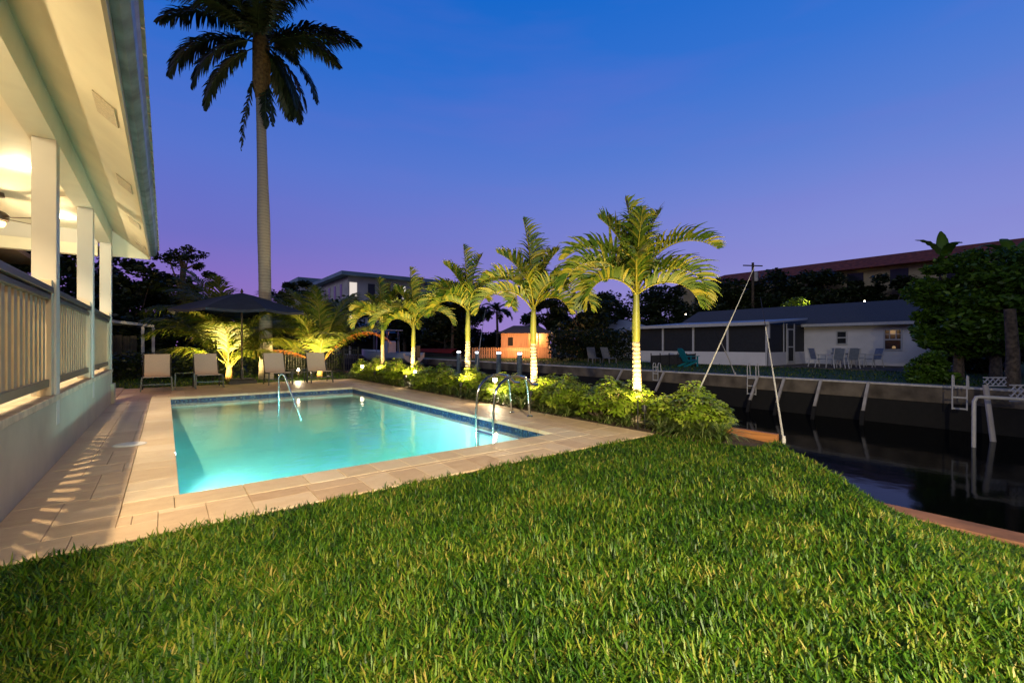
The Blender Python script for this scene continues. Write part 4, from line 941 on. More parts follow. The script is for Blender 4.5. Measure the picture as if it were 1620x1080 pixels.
cb(MB().add([(26.2,11.0,2.40),(26.2,20.2,2.40),(31.6,20.2,2.80),(31.6,11.0,2.80),(26.2,11.0,2.30),(26.2,20.2,2.30),(31.6,20.2,2.70),(31.6,11.0,2.70)],
   [(0,3,2,1),(4,5,6,7),(0,4,7,3),(1,2,6,5),(0,1,5,4),(3,7,6,2)]), 'porch_roof', M['metal_roof'])
cb(MB().box(26.10, 26.2, 10.95, 20.2, 2.24, 2.42), 'porch_gutter', M['pvc'])
cb(MB().box(26.5, 26.62, yB, 20.2, -.05, .72).box(26.62, 31.78, yB, yB+.12, -.05, .72), 'knee_wall', M['wall_far'])
cb(MB().box(26.55, 26.56, yB+.1, 20.2, .72, 2.26).box(26.6, 31.78, yB+.05, yB+.06, .72, 2.3), 'screen', M['screen'])
for k in range(5): yy = yB + k*2.2; cb(MB().box(26.48, 26.60, yy-.02 if k else yy, yy+.10, -.02 if k == 0 else .72, 2.26), 'porch_post', M['pvc'])
for x_ in (28.6, 29.0, 30.1): cb(MB().box(x_, x_+.09, yB-.02, yB+.02, .0 if x_ != 28.6 else .72, 2.4), 'porch_post', M['pvc'])
dr = cb(MB().box(29.12, 29.2, yB-.035, yB+.0, .05, 2.1).box(29.95, 30.03, yB-.035, yB, .05, 2.1).box(29.2, 29.95, yB-.035, yB, 2.02, 2.1).box(29.2, 29.95, yB-.035, yB, .98, 1.05).box(29.2, 29.95, yB-.035, yB, .05, .18), 'screen_door', M['pvc'])
MB().box(29.2, 29.95, yB-.02, yB-.015, .18, 2.02).build('door_screen', M['screen'], dr)
cb(MB().box(26.3, 26.42, 11.02, 11.12, 1.5, 2.24).bar((26.36, 11.07, 2.2), (26.55, 11.25, 2.0), .06), 'downspout', M['pvc'])
for (pa, pb, ya, yb, kind) in ((1323, 1341, 523, 545, 0), (1398, 1428, 520, 554, 1)):
    da, db = dep(pa, X=31.8), dep(pb, X=31.8); y1_, y0_ = at(pa, da)[1], at(pb, db)[1]; z1_, z0_ = zat(ya, (da+db)/2), zat(yb, (da+db)/2); zm = (z0_+z1_)/2
    b = MB(); t_ = .07
    b.box(31.73, 31.8, y0_, y1_, z1_-t_, z1_).box(31.73, 31.8, y0_, y1_, z0_, z0_+t_).box(31.73, 31.8, y0_, y0_+t_, z0_+t_, z1_-t_).box(31.73, 31.8, y1_-t_, y1_, z0_+t_, z1_-t_).box(31.72, 31.79, y0_+t_, y1_-t_, zm-.035, zm+.035)
    if kind:
        for k in (1, 2): yy = y0_ + (y1_-y0_)*k/3; b.box(31.745, 31.785, yy-.02, yy+.02, zm+.036, z1_-t_)
        zz = (zm+z1_)/2; b.box(31.75, 31.78, y0_+t_, y1_-t_, zz-.02, zz+.02)
    wn = cb(b, 'window', M['pvc'])
    MB().box(31.775, 31.79, y0_+t_, y1_-t_, z0_+t_, z1_-t_).build('pane', M['glass'], wn)
    if kind: MB().lathe([(.06, 0), (.09, .06), (.04, .14)], (31.70, y0_+.35, z0_+.1), 10).build('glow', M['warmwin'], wn)
    if kind: MB().box(31.765, 31.772, y0_+(y1_-y0_)*.36, y0_+(y1_-y0_)*.64, zm+.3, z1_-t_-.02).build('lit_pane', M['warmwin'], wn)
struct(MB().box(26.6, 31.8, 4.2, 11.1, -.05, -.02).build('patio_slab', M['concrete']))
struct(MB().box(25.9, 26.6, 4.2, 13, -.05, -.025).build('patio_path', M['concrete']))
# patio dining set
pc = thing('patio_chair', 'x', 'patio chair', (0,0,0), 0, 'white framed chairs round the patio table')
MB().box(-.24,.24,-.22,.24,.41,.44).build('seat', mat('patio_sling', (.20, .24, .33), .7), pc)
MB().add([(-.24,-.22,.44),(.24,-.22,.44),(.24,-.36,.98),(-.24,-.36,.98),(-.24,-.20,.44),(.24,-.20,.44),(.24,-.34,.98),(-.24,-.34,.98)], [(0,1,2,3),(7,6,5,4),(0,4,5,1),(1,5,6,2),(2,6,7,3),(3,7,4,0)]).build('backrest', bpy.data.materials['patio_sling'], pc)
for s_ in (-1, 1):
    MB().tube([(s_*.27,-.37,1.0),(s_*.27,-.24,.45),(s_*.27,-.34,0)], .022, 6).build('leg', M['pvc'], pc)
    MB().tube([(s_*.27,.26,0),(s_*.27,.22,.45),(s_*.27,.20,.64)], .022, 6).build('leg', M['pvc'], pc)
    MB().tube([(s_*.27,.22,.65),(s_*.27,-.28,.66)], .024, 6).build('armrest', M['pvc'], pc)
fa = lambda v: math.atan2(v.y, v.x) - math.pi/2
pl = ['white framed patio chair on the porch side of the table, seen side on', 'white framed patio chair with its back to the canal, nearer the porch', 'white framed patio chair with its back to the canal, nearer the lit window', 'white framed patio chair at the window end of the table, leaning back',
      'blue backed patio chair behind the table against the cottage wall near the small window', 'blue backed patio chair behind the table against the cottage wall near the lit window']
tcx, tcy = at(1337, 23.5)
for i, (px, d, v) in enumerate(((1294, 23.6, SR), (1321, 22.6, SA), (1344, 22.4, SA), (1381, 23.2, -SR), (1330, 25.0, -SA), (1357, 24.8, -SA))):
    c = pc if i == 0 else copy_tree(pc); x, y = at(px, d); c.location = (x, y, -.02); c.rotation_euler.z = fa(v); c['label'] = pl[i]
tt = thing('patio_table', 'dark patio dining table ringed by white framed chairs', 'table', (tcx, tcy, -.02))
MB().lathe([(.02,.68),(.62,.69),(.62,.72)], n=24).build('table_top', M['frame'], tt)
for a in range(4): MB().bar((.4*math.cos(a*1.57), .4*math.sin(a*1.57), .69), (.48*math.cos(a*1.57), .48*math.sin(a*1.57), 0), .04).build('leg', M['pvc'], tt)
# far loungers, adirondack, low mesh fence
fl_ = thing('sun_lounger', 'pale upright sun lounger on the far lawn, nearer the dark hedge', 'sun lounger', (0,0,0), 0, 'pair of sun loungers on the far lawn')
MB().bar((0,-.6,.32),(0,.1,.34),.55,.04).build('seat', M['plaster_dark'], fl_); MB().bar((0,.1,.34),(0,.42,1.02),.55,.04).build('backrest', M['plaster_dark'], fl_)
for s_ in (-1,1): MB().bar((s_*.26,-.55,.32),(s_*.26,-.6,0),.05).build('leg', M['plaster_dark'], fl_); MB().bar((s_*.26,.1,.33),(s_*.26,.2,0),.05).build('leg', M['plaster_dark'], fl_)
x, y = at(938, 29.5); fl_.location = (x, y, -.05); fl_.rotation_euler.z = R(-25)
c = copy_tree(fl_); x, y = at(961, 29.3); c.location = (x, y, -.05); c['label'] = 'pale upright sun lounger on the far lawn, nearer the lit palm trunk'; c.rotation_euler.z = R(-15)
x, y = at(1088, 24.6); ad = thing('adirondack_chair', 'teal plastic adirondack chair on the lawn before the screened porch', 'chair', (x, y, -.05), R(70))
MB().add([(-.22,.1,.3),(.22,.1,.3),(.28,.42,.85),(.16,.50,1.0),(-.16,.50,1.0),(-.28,.42,.85),(-.22,.13,.29),(.22,.13,.29),(.28,.45,.84),(.16,.53,.99),(-.16,.53,.99),(-.28,.45,.84)], [(0,1,2,3,4,5),(11,10,9,8,7,6)]+[(i,i+6,(i+1)%6+6,(i+1)%6) for i in range(6)]).build('backrest', M['teal'], ad)
MB().bar((0,-.45,.38),(0,.15,.28),.48,.03).build('seat', M['teal'], ad)
for s_ in (-1,1):
    MB().bar((s_*.30,-.5,.58),(s_*.30,.3,.55),.12,.025).build('armrest', M['teal'], ad); MB().bar((s_*.26,-.42,.58),(s_*.26,-.42,0),.09,.03).build('leg', M['teal'], ad); MB().bar((s_*.25,-.4,.3),(s_*.25,.45,0),.05,.1).build('leg', M['teal'], ad)
fx = thing('mesh_fence', 'low dark mesh fence on the bank beside the teal chair', 'fence', (0,0,0))
a_, b_ = at(1030, 24.8), at(1100, 25.5)
MB().bar((*a_, .28), (*b_, .36), .02, .55).build('mesh', mat('dark_mesh', (.03, .03, .035), .8), fx)
for k in range(6): p = Vector((*a_, 0)).lerp(Vector((*b_, 0)), k/5); MB().bar(p+Vector((0,0,-.05)), p+Vector((0,0,.68)), .04).build('post', M['fence'], fx)
# hut with picket fence, lit orange
x, y = at(832, 40); ht = thing('garden_hut', 'small orange lit hut with a grey hip roof across the water', 'hut', (x, y, -.05), -YAW)
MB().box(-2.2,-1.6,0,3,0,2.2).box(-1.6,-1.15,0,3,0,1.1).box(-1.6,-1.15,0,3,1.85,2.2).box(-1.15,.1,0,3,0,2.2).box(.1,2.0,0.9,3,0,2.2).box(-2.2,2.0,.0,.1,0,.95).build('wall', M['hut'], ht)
for xx in (.15, 1.1, 1.95): MB().box(xx-.06,xx+.06,.0,.12,.95,2.2).build('post', M['hut'], ht)
MB().box(-1.6,-1.15,.1,.14,1.1,1.85).build('window', M['dark_in'], ht)
MB().add([(-2.6,-.4,2.2),(2.4,-.4,2.2),(2.4,3.4,2.2),(-2.6,3.4,2.2),(-1.1,1.5,2.95),(1.2,1.5,2.95)], [(0,1,5,4),(1,2,5),(2,3,4,5),(3,0,4),(3,2,1,0)]).build('roof', M['shingle'], ht)
lamp('hut_lamp', 'POINT', 620, (1, .5, .2), (-.6, -3.2, 1.6), ht, .1); lamp('hut_porch_lamp', 'POINT', 150, (1, .6, .25), (1.0, .5, 1.9), ht, .08)
x, y = at(795, 38.3); pf = thing('picket_fence', 'pinkish picket fence glowing in front of the orange hut', 'fence', (x, y, -.05), -YAW)
b = MB(); 
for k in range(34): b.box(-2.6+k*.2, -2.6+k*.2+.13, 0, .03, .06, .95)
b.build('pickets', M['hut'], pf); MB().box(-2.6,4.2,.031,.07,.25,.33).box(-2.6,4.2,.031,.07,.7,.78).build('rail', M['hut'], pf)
# lattice panels, pvc dock rail, leaning pile
def lattice(pxa, pxb, ya, yb, d, lab):
    a_ = Vector((*at(pxa, d), 0)); b_ = Vector((*at(pxb, d), 0)); z1_, z0_ = zat(ya, d), zat(yb, d); L = (b_-a_).length; hgt = z1_-z0_
    r = thing('lattice_panel', lab, 'lattice panel', (a_.x, a_.y, z0_), math.atan2((b_-a_).y, (b_-a_).x)); b = MB(); st = .15; n = int((L+hgt)/st)+1
    for k in range(n):
        u0 = k*st - hgt; p0 = Vector((max(u0, 0), 0, max(-u0, 0) if u0 < 0 else 0)); u1 = min(u0+hgt, L); p1 = Vector((u1, 0, u1-u0))
        if u1 > max(u0, 0): b.bar(p0, p1, .012, .03, (0,1,0)); b.bar(Vector((p0.x, .014, hgt-p0.z)), Vector((p1.x, .014, hgt-p1.z)), .012, .03, (0,1,0))
    b.build('slats', M['pvc'], r); MB().bar((0,.007,0),(L,.007,0),.03,.03).bar((0,.007,hgt),(L,.007,hgt),.03,.03).build('rail', M['pvc'], r)
lattice(1556, 1592, 597, 610, 12.4, 'white diamond lattice panel under the big tree beside the dock ladder')
lattice(1598, 1640, 609, 634, 11.0, 'white diamond lattice panel nearest the canal rail at the frame edge')
x, y = at(1541, 10.8); pr_ = thing('dock_rail', 'white bent pipe rail standing over the canal by the lattice', 'dock rail', (x, y, -1.35))
e = at(1640, 10.4); ev = Vector((e[0]-x, e[1]-y, 0)); z_ = zat(628, 10.8)+1.35
MB().tube([(-.05,0,0),(-.02,0,z_-.25),(0,0,z_-.1),ev*.04+Vector((0,0,z_)),ev*.1+Vector((0,0,z_+.01)),ev+Vector((0,0,z_-.02))], .042, 10).build('pipe', M['pvc'], pr_, smooth=True)
x, y = at(1572, 11.4); x2, y2 = at(1559, 11.8); p = thing('leaning_pile', 'leaning white pipe pile crossing behind the bent dock rail', 'pile', (x, y, -1.4))
MB().tube([(0,0,0),(x2-x,y2-y,zat(609,11.8)+1.4)], .06, 10).build('shaft', M['pile'], p)
# boats
def hull(L, B, D, n=14):
    b = MB(); rows = []
    for i in range(n+1):
        s_ = i/n; x = -L/2+L*s_; w = B/2*(1 if s_ < .45 else max(.02, (1-((s_-.45)/.55)**2.2))); sh = D*(1+.28*s_**2); ke = D*.08+(D*.75*((s_-.7)/.3)**2 if s_ > .7 else 0)
        rows.append([(x,-w,sh),(x,-w*.93,sh*.55),(x,-w*.62,ke+D*.18),(x,0,ke),(x,w*.62,ke+D*.18),(x,w*.93,sh*.55),(x,w,sh),(x,w*.86,sh-.02),(x,w*.8,sh-.22),(x,-w*.8,sh-.22),(x,-w*.86,sh-.02)])
    m_ = len(rows[0])
    for r in rows: b.v += r
    for i in range(n):
        for k in range(m_): b.f.append((i*m_+k, i*m_+(k+1)%m_, (i+1)*m_+(k+1)%m_, (i+1)*m_+k))
    b.f.append(tuple(range(m_))[::-1]); b.f.append(tuple(n*m_+k for k in range(m_))); return b
x, y = at(612, 38); bt = thing('motorboat', 'white centre console motorboat moored past the end of the palm row', 'boat', (x, y, -.45), R(108))
hull(6.6, 2.3, .95).build('hull', M['gel'], bt, smooth=True)
MB().box(-.7,.3,-.4,.4,.9,1.9).build('console', M['gel'], bt, bevel=.06)
MB().add([(-.0,-.42,1.9),(-.0,.42,1.9),(-.45,.36,2.4),(-.45,-.36,2.4),(.05,-.42,1.9),(.05,.42,1.9),(-.4,.36,2.4),(-.4,-.36,2.4)], [(0,1,2,3),(7,6,5,4),(0,4,5,1),(1,5,6,2),(2,6,7,3),(3,7,4,0)]).build('windshield', M['glass'], bt)
tt_ = MB().box(-1.1,.8,-.8,.8,2.75,2.83).build('hard_top', M['gel'], bt, bevel=.03)
for sx in (-.9,.6):
    for sy in (-.6,.6): MB().bar((sx, sy*1.0, .95), (sx*.8, sy, 2.75), .05).build('top_post', M['chrome'], bt)
MB().box(-3.75,-3.3,-.25,.25,.55,1.55).box(-3.65,-3.4,-.08,.08,-.2,.55).build('outboard_motor', M['black'], bt, bevel=.05)
x, y = at(688, 46); rb = thing('covered_boat', 'low dark boat under a red cover beyond the palm row', 'boat', (x, y, -.62), R(112))
hull(6, 2.2, .9).build('hull', mat('dark_hull', (.03, .03, .035), .4), rb, smooth=True)
b = MB(); 
for i in range(9):
    s_ = i/8; xx = -2.9+5.7*s_; w = 1.12*(1 if s_ < .5 else max(.05, 1-((s_-.5)/.5)**2)); b.v += [(xx,-w,.93+.2*s_),(xx,-w*.5,1.25),(xx,0,1.38),(xx,w*.5,1.25),(xx,w,.93+.2*s_)]
for i in range(8):
    for k in range(4): b.f.append((i*5+k, (i+1)*5+k, (i+1)*5+k+1, i*5+k+1))
b.build('cover', M['red_cover'], rb, smooth=True)
# blue roofed boathouse
x, y = at(580, 58); bh = thing('boathouse', 'dark boathouse with a blue metal roof behind the moored boat', 'boathouse', (x, y, -.05), -YAW)
MB().add([(-5,-2,2.6),(5,-2,2.6),(5,4,2.6),(-5,4,2.6),(-3.4,1,4.1),(3.2,1,3.8)], [(0,1,5,4),(1,2,5),(2,3,4,5),(3,0,4),(3,2,1,0)]).build('roof', M['blue_roof'], bh)
MB().box(-4.6,4.6,3.2,3.5,-1,2.6).build('back_wall', M['dark_in'], bh)
for xx in (-4.5,-1.5,1.5,4.5): MB().box(xx-.12,xx+.12,-1.8,-1.56,-1.5,2.6).build('post', M['pvc'], bh)
# light blue roofed house behind hedge left of cottage
x, y = at(985, 40); h2 = thing('blue_roof_house', 'small house with a pale blue hip roof behind the front palm', 'house', (x, y, -.05), -YAW)
MB().box(-3,3,0,5,0,2.4).build('wall', M['wall_far'], h2); MB().add([(-3.6,-.6,2.3),(3.8,-.6,2.3),(3.8,5.6,2.3),(-3.6,5.6,2.3),(-1.4,2,3.5),(.8,2,3.5)], [(0,1,5,4),(1,2,5),(2,3,4,5),(3,0,4),(3,2,1,0)]).build('roof', M['metal_roof'], h2)
# ---- apartment blocks
ap = thing('apartment_building', 'three storey grey apartment block with lit corner windows behind the palms', 'building', (24, 76, -.05))
MB().box(0,14,0,16,0,12.6).build('wall', M['grey_apt'], ap)
MB().add([(-1.4,-1.4,12.6),(15,-1.4,12.6),(15,17,12.6),(-1.4,17,12.6),(-1.4,-1.4,13.2),(15,-1.4,13.2),(15,17,13.2),(-1.4,17,13.2)], [(0,3,2,1),(4,5,6,7),(0,1,5,4),(1,2,6,5),(2,3,7,6),(3,0,4,7)]).build('roof', M['apt_roof'], ap)
for fz in (1.2, 5.2, 9.2):
    MB().box(-.9,0,-.9,16.2,fz-.9,fz-.6).box(-.9,14.2,-.9,0,fz-.9,fz-.6).build('balcony_slab', M['apt_roof'], ap)
    for yy in (3, 6.5, 10, 13): MB().box(-.06,.02,yy,yy+1.1,fz+.1,fz+2.4).build('window', M['glass'], ap)
    for k, xx in enumerate((.3, 3.4, 6.2, 9, 11.6)): MB().box(xx,xx+1.2,-.06,.02,fz,fz+2.4).build('window', M['coolwin'] if (k == 0 and fz > 3) or (k == 3 and fz > 6) else M['glass'], ap)
a2 = thing('apartment_building', 'flat roofed grey apartment block mostly hidden behind the coconut fronds', 'building', (22, 100, -.05))
MB().box(0,10,0,12,0,14.2).build('wall', M['grey_apt'], a2); MB().box(-.6,10.6,-.6,12.6,14.2,15.0).build('roof', M['apt_roof'], a2)
a3 = thing('apartment_building', 'far apartment block with a pale blue roof just above the palm fans', 'building', (40, 84, -.05))
MB().box(0,12,0,12,0,13.4).build('wall', M['grey_apt'], a3); MB().box(-1,13,-1,13,13.4,14.5).build('roof', M['apt_roof'], a3)
# red roofed condominium
rc = thing('condominium', 'long cream condominium with a red tiled roof rising behind the cottage', 'building', (53, 15, -.05))
MB().box(0,16,-16,15,0,8.5).build('wall', M['cream'], rc)
MB().add([(-1.2,-17,8.4),(17,-17,8.4),(17,15.8,8.4),(-1.2,15.8,8.4),(2.5,-17,9.9),(2.5,13.5,9.9),(13,13.5,9.9),(13,-17,9.9)], [(0,4,5,3),(3,5,6,2),(1,2,6,7),(0,1,7,4),(4,7,6,5),(0,3,2,1)]).build('roof', M['redroof'], rc)
for fz in (1, 4, 7-.4):
    for k in range(9):
        yy = -14.5+k*3.3; w_ = MB().box(-.06,.02,yy,yy+1.3,fz,fz+1.5).build('window', M['glass'], rc)
s2 = thing('condominium', 'small cream block with a red hip roof glimpsed beside the front palm fronds', 'building', (*at(1098, 68), -.05), -YAW)
MB().box(-1.6,1.6,0,4,0,10.2).build('wall', M['cream'], s2); MB().add([(-2.3,-.7,10.2),(2.3,-.7,10.2),(2.3,4.7,10.2),(-2.3,4.7,10.2),(0,2,11.2)], [(0,1,4),(1,2,4),(2,3,4),(3,0,4),(3,2,1,0)]).build('roof', M['redroof'], s2)
MB().box(.1,1,-.05,.02,7.6,9.4).build('window', M['glass'], s2)
up_ = thing('utility_pole', 'dark utility pole with a transformer can above the cottage roof', 'utility pole', (*at(1191, 44), -.05))
MB().lathe([(.16,0),(.11,9.2)], n=10).build('pole', M['bark'], up_); MB().lathe([(.2,7.4),(.24,7.5),(.24,8.2),(.18,8.3)], (.35,-.1,0), 12).build('transformer', M['capwhite'], up_); MB().bar((-.9,.5,8.9),(.9,-.5,8.9),.1).build('crossarm', M['bark'], up_)
# near-side back fence, metal fence, patio cover
fn = thing('board_fence', 'dark board fence behind the trees at the back of the garden', 'fence', (-3, 21, 0))
b = MB()
for k in range(56): b.box(-9+k*.2, -9+k*.2+.185, 0, .025, 0, 1.45+.02*(k % 3))
b.build('boards', M['fence_wood'], fn); MB().box(-9,2.2,.026,.07,.3,.4).box(-9,2.2,.026,.07,1.1,1.2).build('rail', M['fence_wood'], fn)
fb = thing('metal_fence', 'black metal picket fence with a gate between garden and canal', 'fence', (3.2, 17.9, 0))
b = MB()
for k in range(36): b.box(-.4+k*.09, -.4+k*.09+.018, 0, .018, .05, .98)
b.build('pickets', M['fence'], fb); MB().box(-.4,2.85,-.01,.028,.92,.95).box(-.4,2.85,-.01,.028,.12,.15).build('rail', M['fence'], fb)
for xx in (-.4, 1.2, 2.3, 2.85): MB().box(xx-.03,xx+.03,-.03,.03,0,1.05).build('post', M['fence'], fb)
x0_, y0_ = at(168, 17.2); x1_, y1_ = at(244, 18.4)
pcv = thing('patio_cover', 'pale flat patio cover on thin posts past the house corner', 'patio cover', (x1_, y1_, 0))
v = Vector((x0_-x1_, y0_-y1_, 0)); 
MB().poly([(0,0,1.86), v+Vector((0,0,2.02)), v+Vector((-.6,1.5,2.02)), Vector((-.6,1.5,1.86))], (0,0,.10)).build('roof', M['pvc'], pcv)
for s_ in (.02, .25): q = v*s_; MB().box(q.x-.05,q.x+.05,q.y-.05,q.y+.05,0,1.87).build('post', M['pvc'], pcv)

# ================================================================== TREES
def T(px, d, ytop, wpx, label, name='dark_tree', cat='tree', leaf=.2, mat_=None, low=.9, ncl=26, per=170, z0=-.05, group=None, clr=.34, asp=1.0, ybot=None):
    x, y = at(px, d); zt_ = zat(ytop, d); zb = zat(ybot, d) if ybot else low; r = wpx/2*d/F; hz_ = max(.4, (zt_-zb)/2)
    return tree(name, label, cat, (x, y, z0), zt_, (r, r*asp, hz_), (zt_+zb)/2, ncl, per, leaf, mat_, group, trunk_r=min(.3, .02*zt_+.05), clr=clr)
T(215, 24, 400, 110, 'broad dark tree filling the sky gap under the house eave', leaf=.17, ncl=50, per=260, clr=.26, low=.6)
T(268, 27, 425, 90, 'dark rounded tree behind the first coconut palm fronds', leaf=.17, ncl=44, per=240, clr=.26, low=.5)
T(320, 29, 422, 75, 'dark tree with a thin ragged top behind the umbrella', leaf=.16, ncl=34, per=200, clr=.24, low=.5)
T(150, 27, 385, 90, 'dark tree half hidden by the porch posts', leaf=.17, ncl=40, per=220, clr=.26, low=.6)
T(62, 22, 330, 130, 'dark tree seen through the porch opening', leaf=.17, ncl=40, per=220, clr=.26, low=.6)
T(290, 26, 386, 90, 'spreading bare topped tree whose flat upper branches stand against the sky', leaf=.13, ncl=14, per=90, clr=.5, asp=1, ybot=425)
T(470, 42, 430, 50, 'small dark tree left of the grey apartment block', leaf=.26, ncl=22, low=1)
T(440, 45, 452, 60, 'low dark tree behind the tall palm trunk', leaf=.26, ncl=22, low=.6)
T(390, 40, 468, 80, 'low dark tree line piece behind the umbrella canopy', leaf=.24, ncl=26, low=.5)
T(540, 52, 475, 80, 'dark tree in front of the apartment block lower floors', leaf=.28, ncl=26, low=.5)
T(640, 55, 455, 80, 'dark tree behind the fourth palm fan', leaf=.28, ncl=28, low=.5)
T(705, 50, 462, 90, 'dark tree between the boat and the lit dock piles', leaf=.28, ncl=34, low=-.5, per=220)
T(748, 58, 478, 60, 'dark tree above the start of the picket fence', leaf=.28, ncl=24, low=0)
T(868, 50, 470, 90, 'dark tree crowding the roof of the orange hut', leaf=.26, ncl=34, low=2.6, per=200)
T(925, 40, 462, 100, 'big dark tree beside the orange hut', leaf=.24, ncl=44, low=-.2, per=230)
T(960, 44, 458, 80, 'big dark tree above the sun loungers', leaf=.24, ncl=34, low=.2, per=220)
T(1040, 52, 448, 110, 'dark tree behind the blue roofed house', leaf=.28, ncl=34, low=1.5, per=220)
T(1100, 48, 482, 70, 'low dark tree beside the small red roofed block', leaf=.26, ncl=26, low=1.5)
T(1150, 46, 436, 80, 'dark tree leaning against the far end of the red tiled roof', leaf=.25, ncl=34, low=1.5, per=220)
T(1215, 46, 420, 90, 'dark tree behind the utility pole', leaf=.25, ncl=34, low=1.5, per=220)
T(1285, 44, 420, 90, 'dark tree in front of the condominium with a lamp at its foot', leaf=.24, ncl=34, low=1.5, per=220)
T(1350, 42, 438, 70, 'dark tree below the condominium windows', leaf=.24, ncl=22, low=1.5, per=160)
T(1410, 40, 425, 60, 'dark tree behind the roof end of the cottage', leaf=.24, ncl=22, low=1.5)
T(1516, 15.4, 394, 120, 'large bright green leafy tree on the opposite bank beside the cottage', 'leafy_tree', leaf=.11, mat_=M['greenleaf'], ncl=90, per=230, clr=.22, low=.6)
T(1575, 14.5, 385, 160, 'large green tree overhanging the white lattice panels', 'leafy_tree', leaf=.11, mat_=M['greenleaf'], ncl=100, per=230, clr=.22, low=.9)
T(1474, 14.4, 556, 66, 'rounded dark shrub spilling over the seawall before the cottage', 'round_shrub', 'shrub', leaf=.08, ncl=30, per=200, low=-.05, ybot=612, z0=-.05, mat_=M['greenleaf'])
T(1640, 16, 380, 90, 'dark tree at the frame edge behind the banana leaves', leaf=.14, ncl=40, per=200, low=.2)
T(1560, 19, 470, 150, 'dark understorey tree behind the dock ladder', leaf=.16, ncl=46, per=220, low=-.05, ybot=590)
x, y = at(1602, 12.6); b = MB(); b.tube([(0,0,-.1),(.03,0,1),(-.06,.05,2.2)], [.17,.14,.12], 10); bt_ = thing('bare_trunk', 'thick brown palm trunk rising behind the lattice panel', 'tree', (x, y, -.05)); b.build('trunk', M['bark'], bt_, smooth=True)
def far_palm(px, d, ytop, lab, n=13, L=2.2):
    x, y = at(px, d); h = zat(ytop, d) - L*.5; r = thing('distant_palm', lab, 'palm tree', (x, y, -.05)); MB().tube([(0,0,0),(.1,0,h*.5),(0,0,h)], [.2,.15,.12], 8).build('trunk', M['bark'], r, smooth=True)
    for k in range(n): add_frond(r, M['darkleaf'], base=(0,0,h), az=R(k*360/n+20), e0=R(random.uniform(0, 70)), bend=R(95), L=L, nl=22, ll=.7, lw=.11, droop=1, fwd=.6, start=.1)
far_palm(786, 52, 478, 'distant dark palm in the sky gap above the hut roof')
far_palm(715, 48, 474, 'distant dark palm behind the third lit palm')
def banana(px, d, ytop, lab, lv):
    x, y = at(px, d); h = zat(ytop, d); r = thing('banana_plant', lab, 'banana plant', (x, y, -.05)); zc = h - 1.0
    MB().tube([(0,0,0),(0,0,zc)], [.13,.08], 10).build('stem', M['shaft'], r, smooth=True)
    for az, e, bd, L in lv:
        dirh = SR*math.cos(R(az)) + SA*math.sin(R(az)); sdv = dirh.cross(UP); V, Q, T_ = [], [], []; p = Vector((0,0,zc)); n = 12
        for i in range(n+1):
            s_ = i/n; ee = R(e) - R(bd)*s_**1.4; w = .19*math.sin(math.pi*min(1, s_*.9+.08))**.7 if s_ > .15 else .015
            nu = dirh*-math.sin(ee)+UP*math.cos(ee); V += [p+sdv*w-nu*w*.25*(1 if i % 2 else .3), p, p-sdv*w-nu*w*.25*(1 if i % 2 else .3)]; T_ += [.6,.9,.6]; p = p+(dirh*math.cos(ee)+UP*math.sin(ee))*L/n
        for i in range(n): Q += [(3*i,3*i+1,3*i+4,3*i+3),(3*i+1,3*i+2,3*i+5,3*i+4)]
        npmesh('leaf', [tuple(v) for v in V], Q, M['greenleaf'], r, tone=T_)
banana(1493, 17.2, 366, 'banana plant whose two torn leaves poke above the green tree', [(165, 70, 80, 1.3), (60, 84, 30, 1.2), (10, 70, 90, 1.2), (250, 60, 100, 1.2)])
banana(1602, 16.8, 366, 'banana plant with long dark leaves at the frame edge', [(15, 50, 20, 1.4), (0, 40, 60, 1.7), (170, 60, 110, 1.5), (60, 70, 70, 1.5), (200, 35, 80, 1.4)])
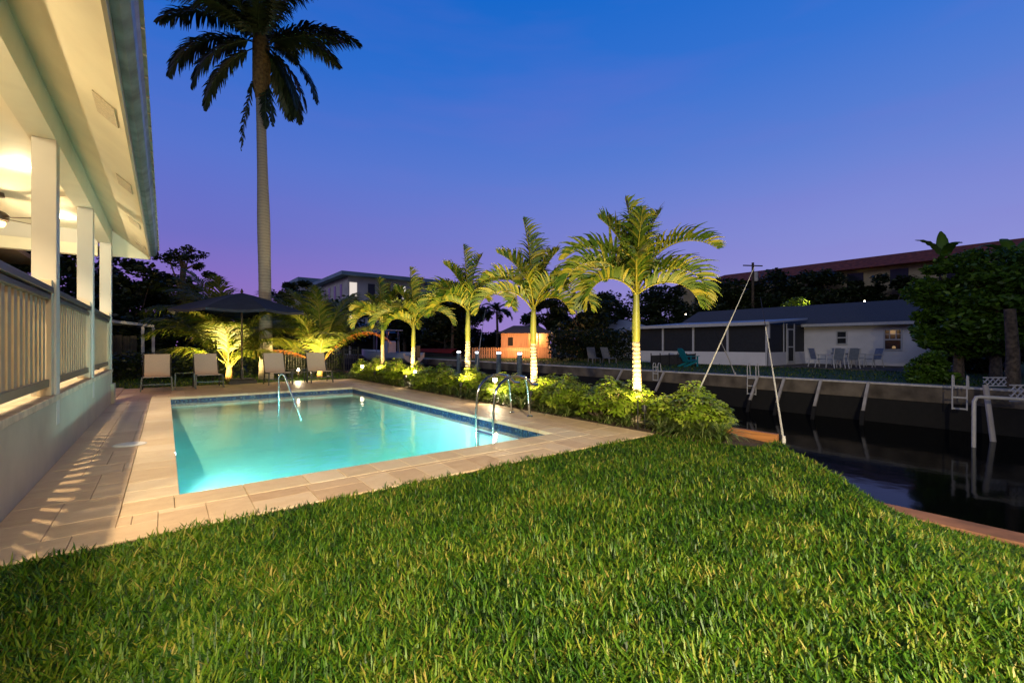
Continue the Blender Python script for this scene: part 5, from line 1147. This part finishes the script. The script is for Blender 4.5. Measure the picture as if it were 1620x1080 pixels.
# hedge beside hut / loungers and low hedge behind the chairs
def hedge(a_, b_, h, w, lab, n, leaf, z0=-.05, m_=None):
    a_, b_ = Vector((*a_, z0)), Vector((*b_, z0)); r = thing('hedge', lab, 'hedge', tuple(a_)); k = int((b_-a_).length/(w*.7))+2; cen, rad = [], []
    for i in range(k):
        for zz in (.3, .72): p = (b_-a_)*(i/(k-1)); cen.append((p.x+random.uniform(-.1,.1), p.y+random.uniform(-.1,.1), h*zz*random.uniform(.9,1.1))); rad.append((w*.6, w*.6, h*.36))
    V, Q, T_ = leaf_cloud(cen, rad, n, leaf); npmesh('foliage', V, Q, m_ or M['treeleaf'], r, tone=T_)
hedge(at(880, 33), at(1000, 34), 2.3, 1.2, 'clipped dark hedge behind the two sun loungers', 300, .14)
hedge((-4, 19.6), (5.6, 19.2), .9, .8, 'low dark hedge along the back fence behind the lounge chairs', 220, .09, z0=0)
hedge((-14, 25.5), (6, 25), 2.4, 1.3, 'tall dark hedge closing the garden behind the board fence', 420, .16, z0=0)
hedge(at(640, 62), at(800, 66), 3.0, 2.0, 'dark hedge behind the picket fence and boats', 420, .3)
hedge(at(1230, 42), at(1500, 34), 3.8, 2.0, 'dark hedge between the cottage and the condominium', 420, .25)
# garden lamp glow behind the cottage roof
x, y = at(1262, 37); gl_ = thing('garden_floodlight', 'bright garden floodlight glowing in foliage above the cottage roof', 'floodlight', (x, y, 3.2))
MB().box(-.12,.12,-.1,.1,0,.2).build('housing', M['black'], gl_); MB().box(-.10,.10,-.12,-.1,.03,.18).build('lens', M['bulb'], gl_)
MB().tube([(0,0,-3.2),(0,0,0)], .03, 6).build('mast', M['black'], gl_)
lamp('flood_lamp', 'POINT', 420, (1, .85, .35), (.0, -.3, .6), gl_, .08)
V, Q, T_ = leaf_cloud([(0,0,.5),(.8,-.5,.7),(-1.0,.5,.5),(.2,.1,1.4),(-.5,.2,1.1)], [(.9,.9,.45)]*5, 260, .17); o = npmesh('lit_bush', V, Q, M['shrub'], tone=T_); o.location = (x, y, 3.2); o.name = 'lit_bush'; tag(o, 'yellow green foliage lit by the floodlight above the cottage roof', 'bush')
for px, py, d, lab in ((1085, 497, 40, 'tiny warm garden lamp left of the cottage ridge'), (1368, 476, 38, 'tiny warm lamp just above the cottage roof ridge')):
    x, y = at(px, d); z = zat(py, d); g_ = thing('garden_lamp', lab, 'lamp', (x, y, -.05)); MB().tube([(0,0,0),(0,0,z)], .04, 6).build('post', M['black'], g_); MB().lathe([(.03,z-.01),(.06,z+.03),(.03,z+.08)], n=10).build('globe', M['bulb'], g_)
